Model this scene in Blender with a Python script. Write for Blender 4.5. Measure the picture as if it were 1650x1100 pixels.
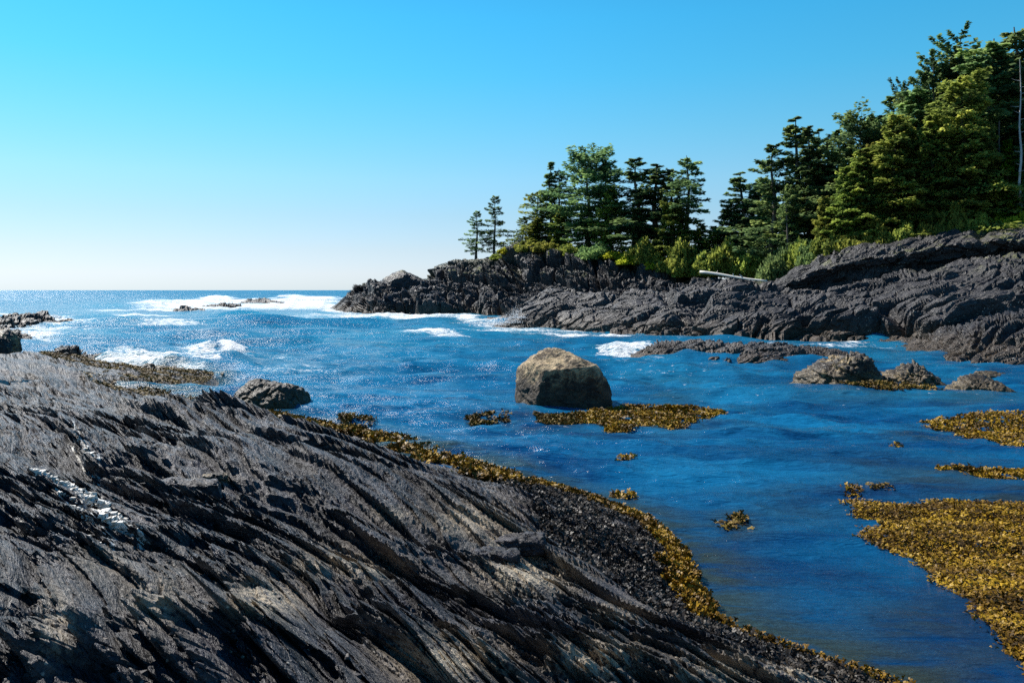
import bpy, math
import numpy as np
from mathutils import Vector

# ------------------------------------------------------------------ camera, sky, sun
S = bpy.context.scene
for _o in list(bpy.data.objects):
    bpy.data.objects.remove(_o, do_unlink=True)
COL = S.collection
F = 1295.0      # focal length in photo pixels
HZ = 467.5      # horizon row
CX = 825.0
EYE = 4.0       # eye height above the water

cam = bpy.data.cameras.new('camera')
cam.sensor_width = 36.0
cam.lens = 36.0 * F / 1650.0
cam.shift_y = -(550.0 - HZ) / 1650.0
cam.clip_start = 0.05
cam.clip_end = 90000.0
camo = bpy.data.objects.new('camera', cam)
COL.objects.link(camo)
camo.location = (0, 0, EYE)
camo.rotation_euler = (math.radians(90), 0, 0)
S.camera = camo

SUN_AZ = math.radians(-50.0)   # from +Y, negative to the left
SUN_EL = math.radians(47.0)
sdir = Vector((math.sin(SUN_AZ) * math.cos(SUN_EL), math.cos(SUN_AZ) * math.cos(SUN_EL), math.sin(SUN_EL)))
sun = bpy.data.lights.new('sun', 'SUN')
sun.energy = 5.0
sun.angle = math.radians(0.5)
sun.color = (1.0, 0.955, 0.88)
suno = bpy.data.objects.new('sun', sun)
COL.objects.link(suno)
suno.rotation_euler = sdir.to_track_quat('Z', 'Y').to_euler()
suno.location = (0, 0, 60)

world = bpy.data.worlds.new('World')
S.world = world
world.use_nodes = True
wn, wl = world.node_tree.nodes, world.node_tree.links
wn.clear()
sky = wn.new('ShaderNodeTexSky')
sky.sky_type = 'NISHITA'
sky.sun_disc = False
sky.sun_elevation = SUN_EL
sky.sun_rotation = SUN_AZ
sky.air_density = 1.0
sky.dust_density = 0.12
sky.ozone_density = 2.0
SKY_RAMP = ((0.02, (0.588, 0.668, 0.955)), (0.048, (0.608, 0.668, 0.847)), (0.091, (0.588, 0.726, 0.827)), (0.135, (0.559, 0.84, 0.906)), (0.19, (0.431, 0.926, 0.975)), (0.257, (0.284, 1.003, 1.093)), (0.319, (0.225, 1.031, 1.162)), (0.6, (0.098, 0.688, 1.034)))
tc = wn.new('ShaderNodeTexCoord')
sep = wn.new('ShaderNodeSeparateXYZ')
ramp = wn.new('ShaderNodeValToRGB')
e = ramp.color_ramp.elements
e[0].position = 0.0
e[0].color = (0.51, 0.66, 1.03, 1)
e[1].position = 1.0
e[1].color = (0.04, 0.42, 0.85, 1)
for p, c in SKY_RAMP:
    q = e.new(p)
    q.color = (*c, 1)
mul = wn.new('ShaderNodeMix')
mul.data_type = 'RGBA'
mul.blend_type = 'MULTIPLY'
mul.inputs['Factor'].default_value = 1.0
bg = wn.new('ShaderNodeBackground')
bg.inputs['Strength'].default_value = 0.080
out = wn.new('ShaderNodeOutputWorld')
wl.new(tc.outputs['Generated'], sep.inputs[0])
wl.new(sep.outputs['Z'], ramp.inputs['Fac'])
wl.new(sky.outputs[0], mul.inputs['A'])
wl.new(ramp.outputs['Color'], mul.inputs['B'])
wl.new(mul.outputs['Result'], bg.inputs['Color'])
wl.new(bg.outputs[0], out.inputs[0])

S.view_settings.view_transform = 'Standard'
S.view_settings.look = 'None'
S.view_settings.exposure = 0.85
S.view_settings.gamma = 1.0
S.view_settings.use_curve_mapping = False
S.render.engine = 'CYCLES'
S.cycles.max_bounces = 6
S.cycles.diffuse_bounces = 2
S.cycles.glossy_bounces = 3
S.cycles.transmission_bounces = 4
S.cycles.transparent_max_bounces = 8
S.cycles.use_denoising = False
S.cycles.sample_clamp_indirect = 6.0
S.cycles.sample_clamp_direct = 3.5

# ------------------------------------------------------------------ numeric helpers
def pix(u, v, Y):
    return np.array([(u - CX) / F * Y, Y, EYE - (v - HZ) / F * Y])

def wat(u, v):
    Y = EYE * F / (v - HZ)
    return ((u - CX) / F * Y, Y)

_rs = np.random.RandomState(7)
GR = _rs.normal(size=(256, 3)).astype(np.float32)
GR /= np.linalg.norm(GR, axis=1)[:, None]

def ihash(a, b, c, seed=0):
    with np.errstate(over='ignore'):
        h = (a.astype(np.int64) * 374761393 + b.astype(np.int64) * 668265263 + c.astype(np.int64) * 1274126177 + seed * 974634777) & 0xffffffff
        h = ((h ^ (h >> 13)) * 1103515245) & 0xffffffff
        h = ((h ^ (h >> 15)) * 1812433253) & 0xffffffff
        return h ^ (h >> 16)

def rnd(a, b, c, seed=0):
    return (ihash(a, b, c, seed) & 0xffff).astype(np.float32) / 65535.0

def noise(P, seed=0):
    """gradient noise, about -1..1"""
    P = np.asarray(P, dtype=np.float32)
    i = np.floor(P).astype(np.int32)
    f = P - i
    w = f * f * f * (f * (f * 6 - 15) + 10)
    res = 0
    for dx in (0, 1):
        wx = w[:, 0] if dx else 1 - w[:, 0]
        for dy in (0, 1):
            wy = w[:, 1] if dy else 1 - w[:, 1]
            for dz in (0, 1):
                wz = w[:, 2] if dz else 1 - w[:, 2]
                g = GR[(ihash(i[:, 0] + dx, i[:, 1] + dy, i[:, 2] + dz, seed) & 255)]
                d = g[:, 0] * (f[:, 0] - dx) + g[:, 1] * (f[:, 1] - dy) + g[:, 2] * (f[:, 2] - dz)
                res = res + wx * wy * wz * d
    return res * 1.6

def fbm(P, octv=4, seed=0, gain=0.5):
    s, a = 0, 1.0
    P = np.asarray(P, dtype=np.float32)
    for k in range(octv):
        s = s + a * noise(P * (2.03 ** k), seed + k)
        a *= gain
    return s

def ridged(P, octv=4, seed=0, gain=0.5):
    s, a = 0, 1.0
    for k in range(octv):
        s = s + a * (1 - 2 * np.abs(noise(P * (2.07 ** k), seed + k)))
        a *= gain
    return s

def cells(P, seed=0):
    """F1, F2 and a random number per cell"""
    P = np.asarray(P, dtype=np.float32)
    i = np.floor(P).astype(np.int32)
    n = len(P)
    f1 = np.full(n, 9e9, np.float32); f2 = f1.copy(); idc = np.zeros(n, np.float32)
    for dx in (-1, 0, 1):
        for dy in (-1, 0, 1):
            for dz in (-1, 0, 1):
                a, b, c = i[:, 0] + dx, i[:, 1] + dy, i[:, 2] + dz
                h = ihash(a, b, c, seed)
                px = a + (h & 1023) / 1023.0; py = b + ((h >> 10) & 1023) / 1023.0; pz = c + ((h >> 20) & 1023) / 1023.0
                d = (px - P[:, 0]) ** 2 + (py - P[:, 1]) ** 2 + (pz - P[:, 2]) ** 2
                m = d < f1
                f2 = np.where(m, f1, np.minimum(f2, d)); idc = np.where(m, (ihash(a, b, c, seed + 5) & 0xffff) / 65535.0, idc); f1 = np.where(m, d, f1)
    return np.sqrt(f1), np.sqrt(f2), idc.astype(np.float32)

def slabs(a, b, c, wt=1.0, tilt=1.0, groove=0.5, seed=0, gw=0.22):
    """jointed slabs in scaled coordinates (a along the bed, b across, c thickness or None); about -0.6..0.6"""
    i = np.floor(a).astype(np.int64); j = np.floor(b).astype(np.int64)
    k = np.zeros_like(i) if c is None else np.floor(c).astype(np.int64)
    n = len(a)
    f1 = np.full(n, 9e9, np.float32); f2 = f1.copy(); idc = np.zeros(n, np.float32); rb = idc.copy(); ra = idc.copy()
    for dx in (-1, 0, 1):
        for dy in (-1, 0, 1):
            for dz in ((0,) if c is None else (-1, 0, 1)):
                A, B, K = i + dx, j + dy, k + dz
                h = ihash(A, B, K, seed)
                qa = a - A - (h & 1023) / 1023.0; qb = b - B - ((h >> 10) & 1023) / 1023.0
                d = qa * qa + qb * qb
                if c is not None: d = d + (c - K - ((h >> 20) & 1023) / 1023.0) ** 2
                m = d < f1
                f2 = np.where(m, f1, np.minimum(f2, d)); f1 = np.where(m, d, f1)
                idc = np.where(m, ((h >> 5) & 0xfff) / 4095.0, idc); rb = np.where(m, qb, rb); ra = np.where(m, qa, ra)
    edge = np.sqrt(f2) - np.sqrt(f1)
    r2 = np.modf(idc * 37.7)[0] - 0.5
    body = (idc - 0.5) * 0.8 - tilt * rb * (0.35 + 0.5 * idc) + ra * r2 * 0.5
    e = sstep(0.0, gw, edge)
    return (body * (0.25 + 0.75 * e) - groove * (1 - e)) * wt

def sstep(a, b, x):
    t = np.clip((x - a) / (b - a), 0, 1)
    return t * t * (3 - 2 * t)

def unit(v):
    v = np.asarray(v, dtype=float)
    return v / np.linalg.norm(v)

def strata(P, N, T, levels, seed=0, warp=0.5, tilt=0.8):
    """slaty relief: tilted beds broken into slabs. P (n,3); returns displacement in metres"""
    d = 0
    q0 = P @ N; t0 = P @ T
    for k, (lam, amp, L) in enumerate(levels):
        w = noise(P / (lam * 5.0), seed + 11 * k) * warp * 2.2 + noise(P / (lam * 1.6), seed + 3 + 11 * k) * warp * 0.35
        q = q0 / lam + w
        i = np.floor(q); f = q - i
        ii = i.astype(np.int64)
        z = np.zeros_like(ii)
        t = t0 / L + rnd(ii, z, z, seed + k) * 31.0 + noise(P / (L * 0.6), seed + 5 + k) * 0.35
        j = np.floor(t); g = t - j
        r0 = rnd(ii, j.astype(np.int64), z, seed + 40 + k)
        r1 = rnd(ii, j.astype(np.int64), z, seed + 80 + k)
        d = d + amp * ((r0 - 0.5) * 1.1 - tilt * (f - 0.5) * (0.4 + r1) + 0.25 * (g - 0.5) * (r1 - 0.5))
    return d

# ------------------------------------------------------------------ object helpers
def mesh_np(name, V, quads=None, tris=None, smooth=True, attrs=None):
    me = bpy.data.meshes.new(name)
    V = np.asarray(V, dtype=np.float32)
    nq = 0 if quads is None else len(quads)
    nt = 0 if tris is None else len(tris)
    me.vertices.add(len(V))
    me.vertices.foreach_set('co', V.ravel())
    loops = []
    if nq: loops.append(np.asarray(quads, dtype=np.int32).ravel())
    if nt: loops.append(np.asarray(tris, dtype=np.int32).ravel())
    L = np.concatenate(loops)
    me.loops.add(len(L))
    me.loops.foreach_set('vertex_index', L)
    me.polygons.add(nq + nt)
    st = np.concatenate([np.arange(nq) * 4, nq * 4 + np.arange(nt) * 3]).astype(np.int32)
    me.polygons.foreach_set('loop_start', st)
    me.polygons.foreach_set('use_smooth', np.full(nq + nt, smooth, dtype=bool))
    me.update(calc_edges=True)
    me.validate()
    for k, a in (attrs or {}).items():
        at = me.attributes.new(k, 'FLOAT', 'POINT')
        at.data.foreach_set('value', np.asarray(a, dtype=np.float32))
    return me

def link(name, data, mat=None, parent=None, **props):
    o = bpy.data.objects.new(name, data)
    COL.objects.link(o)
    if mat is not None and data is not None and len(data.materials) == 0:
        data.materials.append(mat)
    if parent is not None:
        o.parent = parent
    for k, v in props.items():
        o[k] = v
    return o

def thing(name, label, category, loc=(0, 0, 0), rz=0.0, group=None):
    o = link(name, None, None, None, label=label, category=category)
    o.location = loc
    o.rotation_euler = (0, 0, rz)
    o.empty_display_size = 0.3
    if group: o['group'] = group
    return o

def grid_quads(nr, nc, keep=None):
    a = np.arange(nr * nc).reshape(nr, nc)
    q = np.stack([a[:-1, :-1], a[:-1, 1:], a[1:, 1:], a[1:, :-1]], -1).reshape(-1, 4)
    if keep is not None:
        q = q[keep.reshape(nr, nc)[:-1, :-1].ravel() | keep.reshape(nr, nc)[1:, 1:].ravel()]
    return q

def compact(V, Q, attrs):
    used = np.zeros(len(V), bool); used[Q.ravel()] = True
    m = np.cumsum(used) - 1
    return V[used], m[Q], {k: a[used] for k, a in attrs.items()}

# ------------------------------------------------------------------ materials
class M:
    def __init__(s, name):
        s.m = bpy.data.materials.new(name)
        s.m.use_nodes = True
        s.t = s.m.node_tree
        s.t.nodes.clear()
        s.out = s.n('ShaderNodeOutputMaterial')
    def n(s, kind, **kw):
        nd = s.t.nodes.new(kind)
        for k, v in kw.items(): setattr(nd, k, v)
        return nd
    def set(s, sock, v):
        if hasattr(v, 'links') or isinstance(v, bpy.types.NodeSocket): s.t.links.new(v, sock)
        elif isinstance(v, tuple) and len(v) == 3 and sock.type == 'RGBA': sock.default_value = (*v, 1)
        else: sock.default_value = v
    def coord(s, scale=(1, 1, 1), rot=(0, 0, 0), world=True):
        src = s.n('ShaderNodeNewGeometry').outputs['Position'] if world else s.n('ShaderNodeTexCoord').outputs['Object']
        mp = s.n('ShaderNodeMapping')
        s.t.links.new(src, mp.inputs['Vector'])
        mp.inputs['Rotation'].default_value = rot
        mp.inputs['Scale'].default_value = scale
        if rot != (0, 0, 0):      # rotate first, then scale
            mp.inputs['Scale'].default_value = (1, 1, 1)
            mp2 = s.n('ShaderNodeMapping')
            s.t.links.new(mp.outputs[0], mp2.inputs['Vector'])
            mp2.inputs['Scale'].default_value = scale
            return mp2.outputs[0]
        return mp.outputs[0]
    def noise(s, vec, scale, detail=4, rough=0.55, dist=0.0):
        nd = s.n('ShaderNodeTexNoise')
        s.set(nd.inputs['Vector'], vec)
        nd.inputs['Scale'].default_value = scale; nd.inputs['Detail'].default_value = detail
        nd.inputs['Roughness'].default_value = rough; nd.inputs['Distortion'].default_value = dist
        return nd.outputs['Fac']
    def vor(s, vec, scale, feature='F1', out='Distance'):
        nd = s.n('ShaderNodeTexVoronoi', feature=feature)
        s.set(nd.inputs['Vector'], vec); nd.inputs['Scale'].default_value = scale
        return nd.outputs[out]
    def rmp(s, x, a, b, lo=0.0, hi=1.0, smooth=True):
        nd = s.n('ShaderNodeMapRange', interpolation_type='SMOOTHSTEP' if smooth else 'LINEAR')
        s.set(nd.inputs['Value'], x)
        s.set(nd.inputs['From Min'], a); s.set(nd.inputs['From Max'], b)
        s.set(nd.inputs['To Min'], lo); s.set(nd.inputs['To Max'], hi)
        return nd.outputs['Result']
    def math(s, op, a, b=0.0, clamp=False):
        nd = s.n('ShaderNodeMath', operation=op, use_clamp=clamp)
        s.set(nd.inputs[0], a); s.set(nd.inputs[1], b)
        return nd.outputs[0]
    def mix(s, f, a, b, blend='MIX'):
        nd = s.n('ShaderNodeMix', data_type='RGBA', blend_type=blend)
        s.set(nd.inputs['Factor'], f); s.set(nd.inputs['A'], a); s.set(nd.inputs['B'], b)
        return nd.outputs['Result']
    def attr(s, name):
        return s.n('ShaderNodeAttribute', attribute_name=name).outputs['Fac']
    def z(s):
        sp = s.n('ShaderNodeSeparateXYZ')
        s.t.links.new(s.n('ShaderNodeNewGeometry').outputs['Position'], sp.inputs[0])
        return sp.outputs['Z']
    def nz(s):
        sp = s.n('ShaderNodeSeparateXYZ')
        s.t.links.new(s.n('ShaderNodeNewGeometry').outputs['Normal'], sp.inputs[0])
        return sp.outputs['Z']
    def bump(s, h, strength, dist, nrm=None):
        nd = s.n('ShaderNodeBump')
        s.set(nd.inputs['Height'], h); nd.inputs['Strength'].default_value = strength; nd.inputs['Distance'].default_value = dist
        if nrm is not None: s.set(nd.inputs['Normal'], nrm)
        return nd.outputs['Normal']
    def bsdf(s, color, rough=0.6, spec=0.5, normal=None, **kw):
        b = s.n('ShaderNodeBsdfPrincipled')
        s.set(b.inputs['Base Color'], color); s.set(b.inputs['Roughness'], rough)
        b.inputs['Specular IOR Level'].default_value = spec
        if normal is not None: s.set(b.inputs['Normal'], normal)
        for k, v in kw.items(): s.set(b.inputs[k.replace('_', ' ')], v)
        return b.outputs[0]
    def done(s, sh):
        s.t.links.new(sh, s.out.inputs['Surface'])
        return s.m

STRIKE = math.radians(-47.0)      # compass of the beds seen from above

def rock_material(name, dark=(0.010, 0.010, 0.013), mid=(0.034, 0.032, 0.036), tan=(0.22, 0.18, 0.13), low=(0.11, 0.075, 0.04),
                  low_z=(0.3, 1.6), size=1.0, rough=0.55, tan_at=(0.62, 0.8), use_attr=False, moss=0.0, speck=True, rot=(0, 0, STRIKE), spec=0.4):
    m = M(name)
    w = m.coord()
    st = m.coord(scale=(0.16 / size, 1.0 / size, 0.7 / size), rot=tuple(-r for r in rot))
    n1 = m.noise(w, 0.55 / size, 5, 0.6)
    n2 = m.noise(st, 9.0, 6, 0.65, 0.4)
    n3 = m.noise(w, 14.0 / size, 5, 0.7)
    n4 = m.noise(w, 2.3 / size, 6, 0.6, 0.6)
    f = m.math('ADD', m.math('MULTIPLY', n1, 0.35), m.math('ADD', m.math('MULTIPLY', n2, 0.5), m.math('MULTIPLY', n3, 0.15)))
    n6 = m.noise(st, 2.0, 5, 0.62, 0.5)
    f = m.math('ADD', f, m.math('MULTIPLY', m.math('SUBTRACT', n6, 0.5), 0.45))
    c = m.mix(m.rmp(f, 0.38, 0.62), dark, mid)
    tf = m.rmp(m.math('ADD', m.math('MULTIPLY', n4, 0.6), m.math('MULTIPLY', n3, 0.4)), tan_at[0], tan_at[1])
    if use_attr:
        ta = m.attr('tan')
        tf = m.math('MAXIMUM', m.math('MULTIPLY', tf, 0.7), m.math('MULTIPLY', ta, m.rmp(m.math('ADD', n3, m.math('MULTIPLY', n4, 0.6)), 0.68, 0.82)))
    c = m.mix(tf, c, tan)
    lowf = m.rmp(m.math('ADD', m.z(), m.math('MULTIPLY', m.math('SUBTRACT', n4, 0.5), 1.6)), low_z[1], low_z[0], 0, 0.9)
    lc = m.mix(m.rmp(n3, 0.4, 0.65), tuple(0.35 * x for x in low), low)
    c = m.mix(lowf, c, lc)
    if moss:
        mf = m.math('MULTIPLY', m.rmp(m.nz(), 0.35, 0.8), m.rmp(m.math('ADD', m.math('MULTIPLY', n4, 0.5), m.math('MULTIPLY', n1, 0.5)), 0.5, 0.6))
        mf = m.math('MULTIPLY', mf, m.rmp(m.z(), moss, moss + 2.5))
        c = m.mix(mf, c, m.mix(n3, (0.05, 0.055, 0.015), (0.2, 0.2, 0.05)))
    if speck:
        sv = m.rmp(m.vor(w, 9.0 / size), 0.20, 0.08)
        c = m.mix(m.math('MULTIPLY', sv, m.rmp(n4, 0.46, 0.62)), c, (0.42, 0.38, 0.31))
        s2 = m.rmp(m.vor(st, 22.0), 0.22, 0.10)
        c = m.mix(m.math('MULTIPLY', s2, m.rmp(n1, 0.44, 0.6)), c, (0.26, 0.23, 0.19))
    if use_attr:
        va = m.attr('vein')
        vf = m.rmp(m.math('ADD', va, m.math('MULTIPLY', m.math('SUBTRACT', n3, 0.5), 1.4)), 0.42, 0.56)
        c = m.mix(vf, c, (0.62, 0.6, 0.55))
        sl = m.attr('soil')
        c = m.mix(sl, c, m.mix(n3, (0.02, 0.02, 0.008), (0.05, 0.055, 0.02)))
    h = m.math('ADD', m.math('MULTIPLY', n2, 1.0), m.math('MULTIPLY', n3, 0.32))
    n5 = m.noise(st, 34.0, 4, 0.65, 0.3)
    h = m.math('ADD', h, m.math('MULTIPLY', n5, 0.35))
    h2 = m.noise(w, 60.0 / size, 3, 0.7)
    nr = m.bump(n6, 1.0, 0.30 * size)
    nr = m.bump(h, 1.0, 0.07 * size, nr)
    nr = m.bump(h2, 0.3, 0.008 * size, nr)
    r = m.rmp(n2, 0.3, 0.7, rough + 0.08, rough - 0.18)
    return m.done(m.bsdf(c, r, spec, nr))
# ------------------------------------------------------------------ rock materials
MAT_SHELF = rock_material('slate_shelf', spec=0.3, use_attr=True, dark=(0.005, 0.005, 0.006), mid=(0.046, 0.043, 0.050), tan=(0.44, 0.36, 0.25), low_z=(-0.25, 0.35), low=(0.055, 0.035, 0.016), size=0.6, tan_at=(0.6, 0.74))
MAT_HEAD = rock_material('headland_rock', mid=(0.036, 0.0325, 0.033), use_attr=True, size=3.2, low=(0.085, 0.058, 0.034), low_z=(0.3, 2.0), tan=(0.11, 0.10, 0.085), tan_at=(0.58, 0.72), moss=5.0, rot=(0.25, 0, math.radians(15)))
MAT_REEF = rock_material('reef_rock', size=2.0, low=(0.075, 0.045, 0.022), low_z=(0.0, 0.9), mid=(0.045, 0.038, 0.034), tan=(0.12, 0.085, 0.05), rot=(0, 0, math.radians(8)))
MAT_WEED_ROCK = rock_material('weedy_rock', size=1.0, dark=(0.02, 0.016, 0.012), mid=(0.036, 0.028, 0.020), tan=(0.085, 0.06, 0.025), tan_at=(0.52, 0.62), low=(0.09, 0.06, 0.02), low_z=(0.0, 0.9))
MAT_BOULDER = rock_material('sandstone_boulder', size=1.0, dark=(0.04, 0.027, 0.015), mid=(0.13, 0.092, 0.052), tan=(0.46, 0.34, 0.19), low=(0.024, 0.017, 0.012), low_z=(0.7, 1.45), rough=0.8, speck=False, rot=(0.3, 0.5, 0.5), tan_at=(0.42, 0.60))  # dark low band paints shade onto the front face, pale tan the sunlit top
MAT_OCHRE = rock_material('ochre_rock', size=1.2, dark=(0.010, 0.009, 0.009), mid=(0.036, 0.028, 0.021), tan=(0.25, 0.175, 0.075), tan_at=(0.51, 0.60), low=(0.12, 0.08, 0.03), low_z=(0.0, 0.8), speck=False)

# ------------------------------------------------------------------ the slaty shelf we stand on
SHORE = [(-700, 553), (-300, 560), (0, 567), (120, 570), (230, 590), (345, 603), (325, 619), (268, 629), (362, 656), (450, 670), (560, 694), (640, 706),
         (750, 746), (850, 776), (960, 808), (1040, 842), (1092, 890), (1112, 935), (1140, 1000), (1240, 1037), (1330, 1064), (1440, 1104), (1640, 1230), (1960, 1560)]
SHW = np.array([(-90, 90)] + [wat(u, v) for u, v in SHORE] + [(4.4, 2.0), (5.0, -8)])

def shore_d(x, y):
    """signed distance to the waterline, positive on the rock"""
    best = np.full(x.shape, 1e9); sgn = np.ones(x.shape)
    for (ax, ay), (bx, by) in zip(SHW[:-1], SHW[1:]):
        ex, ey = bx - ax, by - ay
        L2 = ex * ex + ey * ey
        t = np.clip(((x - ax) * ex + (y - ay) * ey) / L2, 0, 1)
        dx, dy = x - ax - t * ex, y - ay - t * ey
        d = dx * dx + dy * dy
        s = ex * dy - ey * dx
        m = d < best
        sgn = np.where(m, np.where(s < 0, 1, -1), sgn); best = np.where(m, d, best)
    return np.sqrt(best) * sgn

T2 = np.array([math.cos(STRIKE), math.sin(STRIKE), 0.0]); N2 = np.array([-T2[1], T2[0], 0.0])   # N2 points seaward (far, right)

SWELLS = []   # (x, y, rx, ry, angle, height)
def swell(u, v, z, ru, rv, ang, h):
    Y = (EYE - z) * F / (v - HZ)
    SWELLS.append(((u - CX) / F * Y, Y, ru, rv, math.radians(ang), h))
swell(330, 668, 1.2, 3.4, 1.2, -35, 0.45)
swell(520, 700, 0.9, 2.4, 0.8, -40, 0.22)
swell(60, 720, 1.8, 2.6, 1.0, -40, -0.35)
swell(560, 760, 1.3, 2.2, 0.7, -25, 0.25)
swell(480, 815, 1.5, 2.0, 0.5, -30, -0.3)
swell(860, 880, 1.2, 1.0, 0.35, -30, 0.18)
swell(830, 920, 1.2, 0.5, 0.3, -30, -0.2)
swell(280, 925, 1.9, 0.42, 0.28, 10, -0.32)
swell(100, 970, 2.0, 0.38, 0.22, 0, -0.3)
swell(380, 985, 2.0, 0.9, 0.5, -30, 0.16)
swell(300, 1085, 2.1, 0.45, 0.2, 5, -0.35)
swell(60, 1075, 2.1, 0.35, 0.2, 0, -0.3)
swell(560, 905, 1.8, 0.38, 0.25, -40, -0.25)
swell(1000, 1010, 1.0, 1.0, 0.3, -35, 0.15)
swell(720, 950, 1.6, 1.4, 0.25, -38, -0.2)
swell(1010, 900, 0.8, 1.3, 0.7, -50, 0.22)
swell(690, 830, 1.3, 1.5, 0.3, -28, -0.2)

def shelf_base(x, y, d):
    w = np.interp(y, [5, 12, 20, 35], [5.0, 6.0, 9.5, 14.0])
    dd = np.clip(d, 0, None)
    z = 2.5 * (1 - np.exp(-(dd / w) ** 1.15))
    z = z + np.where(d < 0, d * 0.55, 0)
    for sx, sy, rx, ry, a, h in SWELLS:
        ca, sa = math.cos(a), math.sin(a)
        p = (x - sx) * ca + (y - sy) * sa; q = -(x - sx) * sa + (y - sy) * ca
        z = z + h * np.exp(-(p / rx) ** 2 - (q / ry) ** 2)
    return z

def shelf_z(x, y, fine=True):
    d = shore_d(x, y)
    P = np.stack([x, y, np.zeros_like(x)], -1)
    # wander of the beds
    Pw = P + np.stack([noise(P / 4.0, 1), noise(P / 4.0, 2), 0 * x], -1) * 0.85 + np.stack([noise(P / 1.1, 3), noise(P / 1.1, 4), 0 * x], -1) * 0.10
    z = shelf_base(x, y, d)
    far = sstep(10, 30, y)
    amp = 0.35 + 0.65 * sstep(0.0, 2.5, d)
    calm = 0.55 + 0.6 * sstep(-0.35, 0.35, noise(P / 2.6, 9))      # smooth slabs beside broken ground
    dy = 6.6e-4 * y * y + 0.004
    a_ = Pw[:, 0] * T2[0] + Pw[:, 1] * T2[1]; b_ = Pw[:, 0] * N2[0] + Pw[:, 1] * N2[1]
    r = 0
    for k, (Ls, Ws, am, gr) in enumerate(((7.5, 1.25, 0.22, 0.5), (5.0, 0.46, 0.16, 0.75), (2.6, 0.19, 0.066, 0.8), (1.1, 0.072, 0.024, 0.75))):
        wt = sstep(0.25, 0.9, Ws / dy)
        bb = b_ / Ws + 0.35 * noise(P / (Ws * 3.0), 90 + k)
        r = r + slabs(a_ / Ls, bb, None, wt * am * (1 + 0.15 * far), 1.25, gr, 7 + k)
    jn = sstep(-0.25, 0.25, noise(P / 1.6, 95))                      # cross joints, only where the rock is broken
    r = r + jn * slabs(b_ / 2.2 + 0.2 * noise(P / 0.8, 96), (a_ + 0.35 * b_) / 0.85, None, 0.10, 0.9, 0.75, 17, 0.14)
    r = r + jn * (1 - 0.6 * far) * slabs(b_ / 0.8, (a_ + 0.5 * b_) / 0.30, None, 0.035, 0.9, 0.75, 18, 0.14)
    r = r * calm
    # broken lumpy rock
    rough = sstep(-0.20, 0.25, noise(P / 1.3, 21) + 0.35 * noise(P / 0.4, 22))
    rough = rough * (1 - 0.85 * sstep(6.5, 12.0, y + 0.6 * x))
    b1, b2, bi = cells(Pw * np.array([2.2, 2.2, 1.0]), 31)
    r = r + rough * ((bi - 0.5) * 0.17 * sstep(0, 0.2, b2 - b1) - 0.08 * sstep(0.2, 0.0, b2 - b1))
    c1, c2, ci = cells(Pw * np.array([6.5, 6.5, 1.0]), 33)
    r = r + rough * (1 - far) * ((ci - 0.5) * 0.075 * sstep(0, 0.2, c2 - c1) - 0.03 * sstep(0.15, 0.0, c2 - c1))
    r = r + 0.12 * fbm(P / 2.4, 2, 41) + rough * 0.055 * ridged(P / 0.42, 3, 51)
    r = r - 0.15 * sstep(0.45, 0.75, noise(P / 0.8, 61)) * (0.2 + rough)
    if fine:
        r = r + (1 - far) * (0.016 * ridged(Pw * np.array([9.0, 9.0, 1.0]), 3, 71, 0.6) * (0.5 + rough) + 0.010 * noise(Pw * 38.0, 81))
    r = r * amp
    return z + r, d, rough, r

def shelf_at(x, y):
    z, d, _, _ = shelf_z(np.asarray(x, float), np.asarray(y, float), fine=False)
    return z, d

def in_poly(x, y, poly):
    c = np.zeros(x.shape, bool)
    n = len(poly)
    for i in range(n):
        x1, y1 = poly[i]; x2, y2 = poly[(i + 1) % n]
        c ^= ((y1 > y) != (y2 > y)) & (x < (x2 - x1) * (y - y1) / (y2 - y1 + 1e-12) + x1)
    return c

def to_pix(x, y, z):
    return CX + F * x / y, HZ + F * (EYE - z) / y

tx = np.concatenate([np.linspace(-1.4, -0.70, 40)[:-1], np.linspace(-0.67, 0.48, 760), np.linspace(0.56, 1.6, 30)[1:]])
iy = np.concatenate([1 / np.linspace(0.9, 2.3, 24)[:-1], np.linspace(1 / 2.3, 1 / 62.0, 660)])
ty = 1 / iy
gx = (ty[:, None] * tx[None, :]).ravel(); gy = np.repeat(ty, len(tx))
d0 = shore_d(gx, gy)
keep = d0 > -1.6
V = np.zeros((len(gx), 3)); V[:, 0] = gx; V[:, 1] = gy; V[:, 2] = -1.5
idx = np.nonzero(d0 > -1.9)[0]
z, dd, rough, rel = shelf_z(gx[idx], gy[idx])
V[idx, 2] = z
lean_ = rel * (0.9 - 0.3 * sstep(12, 24, gy[idx]))
V[idx, 0] -= N2[0] * lean_; V[idx, 1] -= N2[1] * lean_      # beds lean back over their joints
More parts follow.
